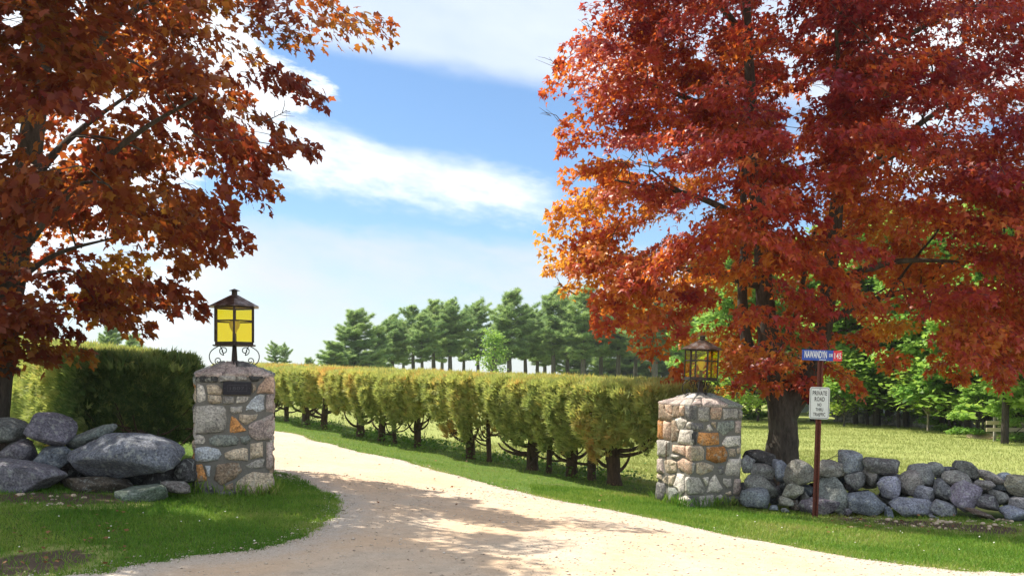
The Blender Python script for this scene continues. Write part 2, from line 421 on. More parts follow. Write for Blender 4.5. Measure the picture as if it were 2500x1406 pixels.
def drive_mat():
    m, gm, b = new_mat('gravel_drive'); geo = gm.node('ShaderNodeNewGeometry'); p = geo.outputs['Position']
    n1 = gm.noise(p, .55, 4, .6, .6); n2 = gm.noise(p, 7, 6, .7); n3 = gm.noise(p, 60, 4, .75)
    vor = gm.node('ShaderNodeTexVoronoi'); vor.inputs['Scale'].default_value = 42; gm.link(p, vor.inputs['Vector'])
    c = gm.mix(gm.smooth(n1, .35, .65), (.56, .425, .30), (.52, .445, .36))
    c = gm.mix(1.0, c, gm.ramp(n2, [(.3, (.80, .79, .78)), (.7, (1.12, 1.1, 1.08))]), 'MULTIPLY')
    c = gm.mix(1.0, c, gm.ramp(n3, [(.3, (.80, .79, .78)), (.5, (1, 1, 1)), (.75, (1.14, 1.13, 1.12))]), 'MULTIPLY')
    at = gm.node('ShaderNodeAttribute', attribute_name='tint')
    edge = gm.smooth(gm.m('ADD', at.outputs['Fac'], gm.m('MULTIPLY', gm.m('SUBTRACT', n2, .5), .9)), 1.15, 1.85)
    c = gm.mix(gm.m('MULTIPLY', edge, .65), c, gm.ramp(n3, [(.35, (.30, .285, .26)), (.65, (.52, .50, .47))]))
    c = gm.mix(gm.m('MULTIPLY', gm.smooth(at.outputs['Fac'], .1, .8), gm.m('SUBTRACT', .35, gm.m('MULTIPLY', edge, .35))), c, (.60, .45, .315))
    sp = gm.m('MULTIPLY', gm.smooth(n2, .5, .62), gm.m('SUBTRACT', 1.0, gm.smooth(vor.outputs['Distance'], .12, .3)))
    c = gm.mix(gm.m('MULTIPLY', sp, .28), c, (.24, .20, .16))
    gm.link(c, b.inputs['Base Color']); b.inputs['Roughness'].default_value = .97; b.inputs['Specular IOR Level'].default_value = .15
    bump(gm, b, gm.m('ADD', n3, gm.m('MULTIPLY', vor.outputs['Distance'], .7)), .45, .02); return m
bx = [tuple(p) for p in DRIVE]
ip = np.stack(np.meshgrid(np.arange(-16, 16, .35), np.arange(-8, 36, .35)), -1).reshape(-1, 2)+rng.normal(0, .04, (11592, 2))[:np.meshgrid(np.arange(-16, 16, .35), np.arange(-8, 36, .35))[0].size]
ip = ip[in_poly(ip, DRIVE)]
vv = [Vector(p) for p in bx]+[Vector(p) for p in ip]
nb = len(bx)
res = delaunay_2d_cdt(vv, [], [list(range(nb))], 1, 1e-5)
dv = np.array([(v.x, v.y) for v in res[0]]); dvz = Z(dv[:, 0], dv[:, 1])+.014
me = bpy.data.meshes.new('driveway'); me.from_pydata(np.c_[dv, dvz].tolist(), [], [tuple(f) for f in res[2]]); me.update()
EE = np.vstack([EL[::3], ER[::3]]); ed_ = np.array([np.sqrt(((EE-q)**2).sum(1).min()) for q in dv])
trk = np.clip(1-np.abs(ed_-1.35)/.45, 0, 1)*.8                      # packed wheel tracks
tt_ = me.attributes.new('tint', 'FLOAT', 'POINT'); tt_.data.foreach_set('value', np.where(ed_ < .8, 1+np.clip(1-ed_/.75, 0, 1), trk).astype(np.float32))
drv = link('driveway', me, drive_mat(), smooth=True); tag(drv, kind='structure')

# pebbles on the drive (uncountable)
def sample_rect(n, x0, x1, y0, y1): return np.c_[rng.uniform(x0, x1, n), rng.uniform(y0, y1, n)]
pp = np.vstack([sample_rect(20000, -4.5, 7, 6.3, 14), sample_rect(5000, -8, 3, 12, 24)]); pp = pp[in_poly(pp, DRIVE)]
vis = np.abs(pp[:, 0]/pp[:, 1]) < .62; pp = pp[vis]
ed = EL[(EL[:, 1] > 5.5) & (EL[:, 1] < 16)]; er = ER[(ER[:, 1] > 7) & (ER[:, 1] < 26)]
eb = np.vstack([np.repeat(ed, 22, 0), np.repeat(er, 14, 0)]); eb = eb+rng.normal(0, .10, eb.shape)
pp = np.vstack([pp, eb]); N = len(pp)
OCT = [(1, 0, 0), (0, 1, 0), (-1, 0, 0), (0, -1, 0), (0, 0, .8), (0, 0, -.4)]
OCF = [(0, 1, 4), (1, 2, 4), (2, 3, 4), (3, 0, 4), (1, 0, 5), (2, 1, 5), (3, 2, 5), (0, 3, 5)]
ps = np.minimum(.003+rng.gamma(1.2, .0030, N), .024)
ax = norm(np.c_[rng.normal(size=(N, 2)), rng.normal(0, .15, N)])
R = frames(ax, np.tile([0, 0, 1.], (N, 1)))
pm, gm, b = new_mat('pebble'); at = gm.node('ShaderNodeAttribute', attribute_name='tint')
gm.link(gm.ramp(at.outputs['Fac'], [(0, (.26, .22, .18)), (.15, (.46, .38, .29)), (.7, (.56, .48, .39)), (1, (.64, .59, .53))]), b.inputs['Base Color']); b.inputs['Roughness'].default_value = .9
pz = Z(pp[:, 0], pp[:, 1])+.014
peb = link('gravel', scatter('gravel', OCT, OCF, np.c_[pp, pz+ps*.2], R, np.c_[ps*rng.uniform(.7, 1.4, N), ps, ps*.7], rng.random(N)), pm)
tag(peb, 'loose pale pebbles strewn over the sandy drive', 'gravel', kind='stuff')

# ------------------------------------------------------------------ grass
BL_V = [(-.5, 0, 0), (.5, 0, 0), (.22, .62, .08), (-.1, 1, .25)]
BL_F = [(0, 1, 2), (0, 2, 3)]
def grass(name, pts, hgt, wid, mat, label, cat, tintf, lean=.5):
    N = len(pts)
    up = norm(np.c_[rng.normal(0, lean, (N, 2)), np.ones(N)])
    nr = norm(np.c_[rng.normal(size=(N, 2)), rng.normal(0, .2, N)])
    h = hgt*rng.uniform(.55, 1.25, N)
    me = scatter(name, BL_V, BL_F, np.c_[pts, Z(pts[:, 0], pts[:, 1])-.004], frames(up, nr), np.c_[wid*rng.uniform(.7, 1.3, N), h, h], np.clip(tintf, 0, 1))
    o = link(name, me, mat); tag(o, label, cat, kind='stuff'); return o
def keep_lawn(pts):
    x, y = pts[:, 0], pts[:, 1]
    k = ~in_poly(pts, DRIVE) & (field_mask(x, y) < .7) & (rng.random(len(pts)) > soil_mask(x, y)*.86)
    return pts[k]
def patch(pts, f=1.0):
    p3 = np.c_[pts, np.zeros(len(pts))]
    return .42+.30*snoise(p3, 1.3*f, 3)+.22*snoise(p3, 4.1*f, 8)+rng.normal(0, .16, len(pts))
lp = keep_lawn(sample_rect(120000, -7.2, -1.2, 5.6, 12.5))
# ragged fringe over the gravel
fr = np.repeat(EL[(EL[:, 1] > 5.6) & (EL[:, 1] < 15)], 36, 0); fr = fr+rng.normal(0, .028, fr.shape)
lp = np.vstack([lp, fr])
grass('lawn_grass', lp, .052, .0075, M_GRASS, 'short mown grass round the pillar with the plaque', 'grass', patch(lp))
rp = keep_lawn(np.vstack([sample_rect(140000, 0.3, 8.2, 7.6, 15), sample_rect(50000, -9, 3.5, 13, 32)]))
rp = rp[(rp[:, 0] > -9.0) & ((rp-HT0) @ HN > -1.6)]
rp = rp[np.abs(rp[:, 0]/rp[:, 1]) < .62]
fr = np.repeat(ER[(ER[:, 1] > 7.5) & (ER[:, 1] < 27)], 30, 0); fr = fr+rng.normal(0, .03, fr.shape)
rp = np.vstack([rp, fr])
grass('verge_grass', rp, .055, .008, M_GRASS, 'mown grass verge along the far side of the drive', 'grass', patch(rp)+.18)
fp = np.vstack([sample_rect(60000, -6, 10, 14, 26), sample_rect(85000, 2, 20, 14, 46), sample_rect(25000, -16, 4, 24, 60)])
fm = field_mask(fp[:, 0], fp[:, 1]) > .35
fp = fp[fm & ~in_poly(fp, DRIVE) & (np.abs(fp[:, 0]/fp[:, 1]) < .62)]
fd = np.linalg.norm(fp, axis=1)
grass('field_grass', fp, .075, .0004*fd+.003, M_FIELD, 'pale yellow-green hay grass in the open field', 'grass', .45+.5*(patch(fp, .35)-.42), .4)

# ------------------------------------------------------------------ pillars
def stone_piece(poly, O, U, V, N, bulge, r, depth=.03):
    """one rubble stone: a polygon (u,v metres) on a plane, rounded and proud of the mortar"""
    poly = np.asarray(poly, float); c = poly.mean(0); poly = c+(poly-c)*np.minimum(1.06, 1+.006/np.maximum(np.abs(poly-c), .03)); poly[:, 0] = np.clip(poly[:, 0], -.468, .468)
    area = .5*np.sum(poly[:, 0]*np.roll(poly[:, 1], -1)-np.roll(poly[:, 0], -1)*poly[:, 1])
    if area < 0: poly = poly[::-1]
    pts = []
    n = len(poly)
    for i in range(n):       # round the corners, split the sides
        a, p, q = poly[i-1], poly[i], poly[(i+1) % n]
        la, lb = np.linalg.norm(p-a), np.linalg.norm(q-p)
        ra = min(.018, la*.28); rb = min(.018, lb*.28)
        pts.append(p+(a-p)/max(la, 1e-6)*ra); pts.append(p*.86+.07*(p+(a-p)/max(la, 1e-6)*ra)+.07*(p+(q-p)/max(lb, 1e-6)*rb)+(c-p)*.012)
        pts.append(p+(q-p)/max(lb, 1e-6)*rb)
        if lb > .09: pts.append((p+q)/2+r.normal(0, .004, 2))
    ring = np.array(pts)+r.normal(0, .0015, (len(pts), 2)); k = len(ring)
    size = math.sqrt(abs(area))
    rows = []
    tiltu, tiltv = r.normal(0, .05, 2)
    for ins, h in ((0, -depth), (0.0, .004), (min(.30, .012/size*2), .012+bulge*.5), (.5, .016+bulge)):
        q = c+(ring-c)*(1-ins)
        hh = h + (0 if h < 0.003 else r.normal(0, .0035, k)+(q-c) @ np.array([tiltu, tiltv]))
        rows.append(O+q[:, :1]*U+q[:, 1:]*V+np.broadcast_to(np.asarray(hh).reshape(-1, 1) if np.ndim(hh) else hh, (k, 1))*N)
    cen = O+c[0]*U+c[1]*V+(.016+bulge*1.1)*N
    Vv = np.vstack(rows+[cen[None]]); Fc = []
    for a in range(3):
        for i in range(k): Fc.append((a*k+i, a*k+(i+1) % k, (a+1)*k+(i+1) % k, (a+1)*k+i))
    for i in range(k): Fc.append((3*k+i, 3*k+(i+1) % k, 4*k))
    me = bpy.data.meshes.new('stone'); me.from_pydata(Vv.tolist(), [], Fc); me.update()
    me.polygons.foreach_set('use_smooth', np.ones(len(me.polygons), dtype=bool))
    return me

PAL = {'g': (.30, .29, .27), 'l': (.40, .38, .35), 'd': (.11, .11, .115), 'k': (.045, .047, .05), 't': (.40, .34, .26), 'p': (.46, .33, .25), 'o': (.46, .22, .075),
       'O': (.36, .16, .045), 'b': (.44, .49, .55), 'v': (.20, .225, .21), 'w': (.49, .47, .44), 'n': (.25, .19, .135), 'q': (.36, .30, .28)}
def add_stone(par, poly, O, U, V, N, col, r, bulge=None):
    me = stone_piece(poly, O, U, V, N, r.uniform(.003, .026) if bulge is None else bulge, r)
    o = link('stone', me, M_STONE, par); c = np.array(PAL[col])*r.uniform(.86, 1.14)
    o.color = (*np.clip(c, 0, 1), 1); return o

def split_rect(x0, x1, z0, z1, r, out, target=.21):
    w, h = x1-x0, z1-z0
    if w*h < target**2*r.uniform(.6, 1.9) or (w < .12 and h < .12):
        j = lambda: r.normal(0, min(.012, .1*min(w, h)))
        gq = .009
        out.append([(x0+gq+abs(j()), z0+gq+abs(j())), (x1-gq-abs(j()), z0+gq+abs(j())), (x1-gq-abs(j())*1.5, (z0+z1)/2+j()), (x1-gq-abs(j())*1.5, z1-gq-abs(j())), (x0+gq+abs(j())*1.5, z1-gq-abs(j()))]); return
    t = r.uniform(.36, .64)
    if w > h*r.uniform(.75, 1.1): split_rect(x0, x0+w*t, z0, z1, r, out, target); split_rect(x0+w*t, x1, z0, z1, r, out, target)
    else: split_rect(x0, x1, z0, z0+h*t, r, out, target); split_rect(x0, x1, z0+h*t, z1, r, out, target)

S = .455
def pillar(name, label, loc, theta, lean, H, faces, seed, cap_h=.20):
    r = np.random.default_rng(seed)
    root = empty(name); root.matrix_world = Matrix.Translation(loc) @ Matrix.Rotation(lean, 4, 'Y') @ Matrix.Rotation(theta, 4, 'Z')
    tag(root, label, 'pillar', 'stone gate pillars')
    bm = bmesh.new(); box_bm(bm, (0, 0, (H-.25)/2), (2*S-.02, 2*S-.02, H+.25))
    bmesh.ops.subdivide_edges(bm, edges=bm.edges[:], cuts=9, use_grid_fill=True)
    for v in bm.verts: v.co += Vector(r.normal(0, .004, 3))
    # cap core
    c = [bm.verts.new((sx*(S-.005), sy*(S-.005), H+.004)) for sx, sy in ((-1, -1), (1, -1), (1, 1), (-1, 1))]; ap = bm.verts.new((0, 0, H+cap_h-.01))
    for i in range(4): bm.faces.new((c[i], c[(i+1) % 4], ap))
    link('mortar_core', bake(bm, 'mortar_core'), M_MORTAR, root)
    for f, (U, N) in {'front': ((1, 0, 0), (0, -1, 0)), 'left': ((0, -1, 0), (-1, 0, 0)), 'right': ((0, 1, 0), (1, 0, 0)), 'back': ((-1, 0, 0), (0, 1, 0))}.items():
        U = np.array(U, float); N = np.array(N, float); Vz = np.array([0, 0, 1.]); O = N*(S-.012)
        if f in faces:
            for poly, col in faces[f]: add_stone(root, poly, O, U, Vz, N, col, r)
        else:
            cells = []; split_rect(-S, S, -.05, H, r, cells)
            for q in cells: add_stone(root, q, O, U, Vz, N, r.choice(list('gggltpqvnodlt')), r)
        # sloping cap
        sl = math.hypot(S, cap_h); Vs = (-N*S+Vz*cap_h)/sl; Ns = np.cross(U, Vs); Oc = N*(S+.012)+Vz*(H+.0)
        ncol = {'front': 'gqvd', 'left': 'wlqg'}.get(f, 'gvdq')
        k0 = r.integers(0, 2)
        for v0, v1, nst in ((0.012, .42, 3+k0), (.44, .78, 2)):
            cuts = np.linspace(-1, 1, nst+1); cuts[1:-1] += r.normal(0, .1, nst-1)
            for a, b2 in zip(cuts[:-1], cuts[1:]):
                w0, w1 = (S+.012)*(1-v0), (S+.012)*(1-v1); e = .010
                add_stone(root, [(a*w0+e, v0*sl), (b2*w0-e, v0*sl), (b2*w1-e, v1*sl), (a*w1+e, v1*sl)], Oc, U, Vs, Ns, r.choice(list(ncol)), r, r.uniform(.002, .012))
    return root

# front of the pillar with the plaque, traced stones
LF = [("k", [(30,130),(240,130),(238,200),(28,200)]), ("g", [(245,128),(420,130),(420,190),(300,195),(250,205)]), ("g", [(435,135),(535,135),(540,180),(440,185)]),
 ("k", [(545,132),(735,130),(640,192),(585,192)]), ("p", [(640,310),(660,240),(740,142),(812,142),(812,310)]), ("t", [(588,212),(630,215),(635,270),(592,310)]),
 ("l", [(40,220),(95,240),(125,330),(125,390),(45,415)]), ("t", [(135,225),(230,225),(290,270),(288,325),(150,318)]), ("t", [(150,332),(280,337),(288,410),(200,420),(150,400)]),
 ("g", [(298,345),(420,345),(400,420),(298,425)]), ("l", [(440,345),(580,345),(530,405),(430,410)]), ("b", [(640,335),(718,330),(715,480),(640,510),(525,500),(530,450)]),
 ("q", [(740,330),(812,320),(812,500),(740,505)]), ("g", [(25,440),(290,440),(328,490),(325,660),(290,700),(22,715)]), ("g", [(375,450),(490,445),(485,510),(400,525),(365,490)]),
 ("o", [(385,550),(430,570),(535,690),(360,735)]), ("t", [(465,530),(655,525),(640,575),(530,635),(470,590)]), ("q", [(590,620),(812,520),(805,785),(640,790),(575,740),(560,660)]),
 ("l", [(22,740),(100,735),(125,790),(110,825),(22,820)]), ("v", [(165,770),(230,735),(430,745),(462,800),(430,840),(230,850),(170,820)]), ("v", [(470,755),(560,745),(585,790),(530,840),(490,820)]),
 ("b", [(25,870),(130,855),(250,875),(288,930),(250,985),(120,1000),(25,1000)]), ("t", [(320,920),(400,885),(555,865),(555,1000),(420,990),(330,970)]), ("t", [(580,830),(705,815),(710,960),(580,985)]),
 ("q", [(745,810),(806,805),(808,1060),(780,1100),(745,1080)]), ("g", [(525,1050),(640,1000),(722,990),(715,1070),(580,1085)]), ("o", [(25,1040),(90,1030),(145,1190),(22,1215)]),
 ("b", [(125,1045),(180,1050),(170,1155),(145,1150)]), ("n", [(245,1040),(400,1020),(460,1030),(495,1100),(420,1180),(290,1245),(220,1180)]), ("t", [(430,1260),(480,1190),(600,1120),(808,1140),(812,1290),(700,1350),(500,1360),(430,1320)]),
 ("n", [(305,1265),(400,1225),(410,1290),(330,1300)]), ("d", [(25,1250),(200,1250),(230,1300),(220,1400),(22,1400)]), ("d", [(240,1315),(420,1310),(420,1400),(240,1400)])]
sL = 2*S/795.; HL = 1.48; kz = HL/(1370-125)
lf = [([((x-417.5)*sL, (1370-y)*kz) for x, y in p], c) for c, p in LF]
LP = np.array([-3.51, 11.17]); lz = Zs(-3.37, 10.74)-.02
pil_l = pillar('stone_pillar', 'fieldstone gate pillar with a small dark plaque, under the bright yellow lantern', (LP[0], LP[1], lz), math.radians(18.5), math.radians(.5), HL, {'front': lf}, 3)

RL = [("n", [(90,160),(150,160),(165,240),(240,290),(235,350),(95,350)]), ("p", [(152,160),(245,158),(245,265),(190,278),(168,230)]), ("n", [(255,160),(325,165),(320,300),(250,315)]), ("p", [(335,170),(380,170),(365,280),(330,285)]),
 ("d", [(388,170),(445,170),(440,330),(392,320)]), ("l", [(280,330),(340,308),(398,340),(350,435),(310,430)]), ("l", [(410,350),(440,345),(435,415),(392,410)]), ("o", [(80,362),(140,365),(135,565),(68,570)]),
 ("p", [(150,365),(222,365),(220,580),(145,565)]), ("n", [(232,350),(272,342),(296,440),(315,450),(288,565),(232,585)]), ("l", [(332,442),(440,437),(435,598),(298,592)]), ("g", [(68,592),(205,592),(195,740),(140,775),(64,770)]),
 ("p", [(237,620),(373,612),(376,720),(235,700)]), ("p", [(390,608),(436,606),(436,768),(388,740)]), ("g", [(220,730),(325,735),(290,768),(225,763)]), ("p", [(300,800),(360,757),(438,780),(430,900),(400,928),(302,870)]),
 ("q", [(62,810),(120,802),(143,958),(62,968)]), ("t", [(142,822),(210,792),(283,812),(274,918),(160,953)]), ("t", [(60,982),(110,985),(115,1045),(57,1040)]), ("t", [(125,1030),(173,978),(178,1078),(150,1068)]),
 ("t", [(187,982),(263,962),(240,1078),(192,1092)]), ("w", [(282,932),(362,927),(363,1108),(320,1158),(302,1110),(248,1080)]), ("w", [(385,952),(414,952),(413,1133),(382,1128)]), ("d", [(52,1082),(150,1077),(160,1200),(110,1290),(50,1300)]),
 ("v", [(182,1112),(268,1102),(296,1150),(270,1230),(182,1300)]), ("l", [(302,1200),(368,1163),(412,1182),(408,1330),(320,1330)])]
RR = [("d", [(450,170),(515,170),(510,330),(447,330)]), ("g", [(527,200),(560,177),(645,180),(640,330),(590,338),(527,320)]), ("p", [(665,190),(780,187),(783,270),(760,318),(670,310)]), ("g", [(792,200),(960,200),(960,310),(800,313)]),
 ("g", [(970,210),(1008,215),(1003,310),(970,302)]), ("d", [(450,360),(580,357),(590,430),(540,448),(455,430)]), ("l", [(620,382),(650,372),(683,438),(640,448),(612,430)]), ("t", [(672,350),(713,342),(718,428),(672,368)]),
 ("v", [(742,347),(908,332),(918,420),(795,497),(727,430)]), ("q", [(930,337),(998,337),(988,463),(930,460)]), ("k", [(450,452),(510,457),(500,588),(443,580)]), ("o", [(532,462),(738,467),(752,588),(560,602),(518,568)]),
 ("w", [(832,507),(983,497),(983,608),(832,622),(780,590)]), ("t", [(437,612),(558,612),(588,660),(583,762),(437,762)]), ("O", [(617,622),(798,617),(836,690),(818,778),(720,797),(608,757)]), ("t", [(852,652),(928,642),(928,723),(862,728)]),
 ("t", [(945,640),(983,632),(978,700),(945,703)]), ("t", [(497,802),(560,787),(688,830),(688,878),(540,928),(502,898)]), ("g", [(440,782),(483,800),(468,898),(432,928)]), ("d", [(737,842),(793,837),(788,928),(737,928)]),
 ("l", [(852,762),(978,757),(968,958),(812,938),(822,860)]), ("g", [(422,952),(528,952),(592,1088),(568,1128),(418,1128)]), ("l", [(562,957),(628,952),(623,1038),(602,1048)]), ("l", [(642,1000),(700,925),(777,1080),(740,1118),(613,1118)]),
 ("l", [(792,972),(878,977),(878,1058),(830,1078),(787,1020)]), ("q", [(912,987),(978,982),(973,1158),(897,1148)]), ("d", [(417,1152),(508,1152),(508,1330),(417,1330)]), ("g", [(532,1162),(678,1152),(688,1330),(532,1330)]),
 ("g", [(702,1180),(760,1147),(797,1180),(730,1218)]), ("t", [(812,1132),(868,1113),(883,1150),(840,1168)]), ("d", [(762,1230),(812,1187),(972,1182),(972,1330),(770,1330)])]
HR = 1.53
def xl(y): return 90-(y-150)*.035
def xc(y): return 450-(y-150)*.038
def xr(y): return 1010-(y-180)*.033
def zr(y): return (1300-y)*HR/(1300-160)
rl = [([((x-xl(y))/(xc(y)-xl(y))*2*S-S, zr(y)) for x, y in p], c) for c, p in RL]
rr = [([((x-xc(y))/(xr(y)-xc(y))*2*S-S, zr(y)) for x, y in p], c) for c, p in RR]
TH_R = math.radians(21.5)
fc = np.array([2.588, 13.0]); ct, st = math.cos(TH_R), math.sin(TH_R)
RP = fc+S*np.array([ct, st])+S*np.array([-st, ct]); rz_ = Zs(fc[0], fc[1])-.03
pil_r = pillar('stone_pillar', 'sunlit fieldstone gate pillar with orange stones between the hedge and the boulder wall', (RP[0], RP[1], rz_), TH_R, math.radians(1.3), HR, {'left': rl, 'front': rr}, 5, .21)

# plaque
M_IRON = plain('dark_iron', (.018, .018, .026), .45, .6, .4, 60, .2)
M_PLAQ = plain('plaque_relief', (.055, .058, .07), .5, .5, .3, 60)
def text_mesh(name, body, size, sx=1.0, ext=.0015, spacing=1.0, fit=None, bold=0.0):
    c = bpy.data.curves.new(name, 'FONT'); c.body = body; c.size = size; c.align_x = 'CENTER'; c.align_y = 'CENTER'; c.extrude = ext; c.resolution_u = 3; c.space_character = spacing; c.offset = bold
    o = bpy.data.objects.new(name, c); COL.objects.link(o)
    dg = bpy.context.evaluated_depsgraph_get(); dg.update()
    me = bpy.data.meshes.new_from_object(o.evaluated_get(dg)); bpy.data.objects.remove(o); bpy.data.curves.remove(c)
    if fit:
        co = np.zeros(len(me.vertices)*3); me.vertices.foreach_get('co', co); co = co.reshape(-1, 3); lo, hi = co.min(0), co.max(0); cc = (lo+hi)/2
        me.transform(Matrix.Diagonal((fit[0]/(hi[0]-lo[0]), fit[1]/(hi[1]-lo[1]), 1, 1)) @ Matrix.Translation((-cc[0], -cc[1], 0)))
    me.transform(Matrix.Rotation(math.radians(90), 4, 'X') @ Matrix.Diagonal((sx, 1, 1, 1))); me.name = name
    return me
plq = empty('plaque'); plq.matrix_world = pil_l.matrix_world @ Matrix.Translation(((438-417.5)*sL, -S-.028, (1370-262)*kz))
tag(plq, 'small dark metal plaque with a framed number on the stone pillar', 'plaque')
box('plate', (0, 0, 0), (.325, .018, .155), M_IRON, plq, bev=.004)
bm = bmesh.new()
for c, s in (((0, -.011, .037), (.232, .008, .005)), ((0, -.011, -.037), (.232, .008, .005)), ((-.1135, -.0115, 0), (.005, .008, .069)), ((.1135, -.0115, 0), (.005, .008, .069))): box_bm(bm, c, s)
link('raised_frame', bake(bm, 'raised_frame'), M_PLAQ, plq)
o = link('number', text_mesh('number', '1807', .07, 1, .0015, 1.1, (.17, .042), .001), M_PLAQ, plq); o.location = (0, -.0115, 0)
for sx in (-1, 1):
    bm = bmesh.new(); bmesh.ops.create_uvsphere(bm, u_segments=8, v_segments=5, radius=.007); bmesh.ops.translate(bm, vec=(sx*.142, -.010, 0), verts=bm.verts)
    link('screw', bake(bm, 'screw'), M_PLAQ, plq)

# ------------------------------------------------------------------ lanterns
def glass_mat():
    m, gm, b = new_mat('amber_glass'); t = gm.node('ShaderNodeTexCoord'); n = gm.noise(t.outputs['Object'], 22, 3, .5)
    tr = gm.node('ShaderNodeBsdfTransparent'); gm.link(gm.ramp(n, [(.3, (1.0, .86, .16)), (.7, (1.0, .88, .18))]), tr.inputs[0])
    tl = gm.node('ShaderNodeBsdfTranslucent'); tl.inputs[0].default_value = (.95, .60, .02, 1)
    gl = gm.node('ShaderNodeBsdfGlossy'); gl.inputs['Roughness'].default_value = .12
    a = gm.node('ShaderNodeMixShader'); a.inputs[0].default_value = .12; gm.link(tr.outputs[0], a.inputs[1]); gm.link(tl.outputs[0], a.inputs[2])
    c = gm.node('ShaderNodeMixShader'); c.inputs[0].default_value = .03; gm.link(a.outputs[0], c.inputs[1]); gm.link(gl.outputs[0], c.inputs[2])
    gm.link(c.outputs[0], m.node_tree.nodes['Material Output'].inputs['Surface']); return m
M_GLASS = glass_mat()
M_BRONZE = plain('aged_bronze', (.045, .034, .028), .5, .7, .5, 25, .2)
def roof_mat():
    m, gm, b = new_mat('worn_roof_metal'); t = gm.node('ShaderNodeTexCoord'); n = gm.noise(t.outputs['Object'], 11, 5, .6)
    gm.link(gm.ramp(n, [(.42, (.07, .055, .05)), (.5, (.14, .08, .055)), (.62, (.26, .25, .26))]), b.inputs['Base Color'])
    b.inputs['Metallic'].default_value = .75; b.inputs['Roughness'].default_value = .38; return m
M_ROOF = roof_mat()
M_BULB = plain('frosted_bulb', (.82, .80, .74), .3, 0, .03)
M_SOCK = plain('lamp_socket', (.10, .09, .08), .5)
def prism_bm(bm, n, r0, z0, r1, z1, rot=0.0):
    a = [rot+2*math.pi*k/n for k in range(n)]
    lo = [bm.verts.new((r0*math.cos(t), r0*math.sin(t), z0)) for t in a]; hi = [bm.verts.new((r1*math.cos(t), r1*math.sin(t), z1)) for t in a]
    for k in range(n): bm.faces.new((lo[k], lo[(k+1) % n], hi[(k+1) % n], hi[k]))
    bm.faces.new(lo[::-1]); bm.faces.new(hi)
def bar(bm, p, q, w, t=None):
    p, q = Vector(p), Vector(q); d = q-p; L = d.length
    box_bm(bm, (p+q)/2, (w, t or w, L), rot=d.to_track_quat('Z', 'Y').to_matrix())
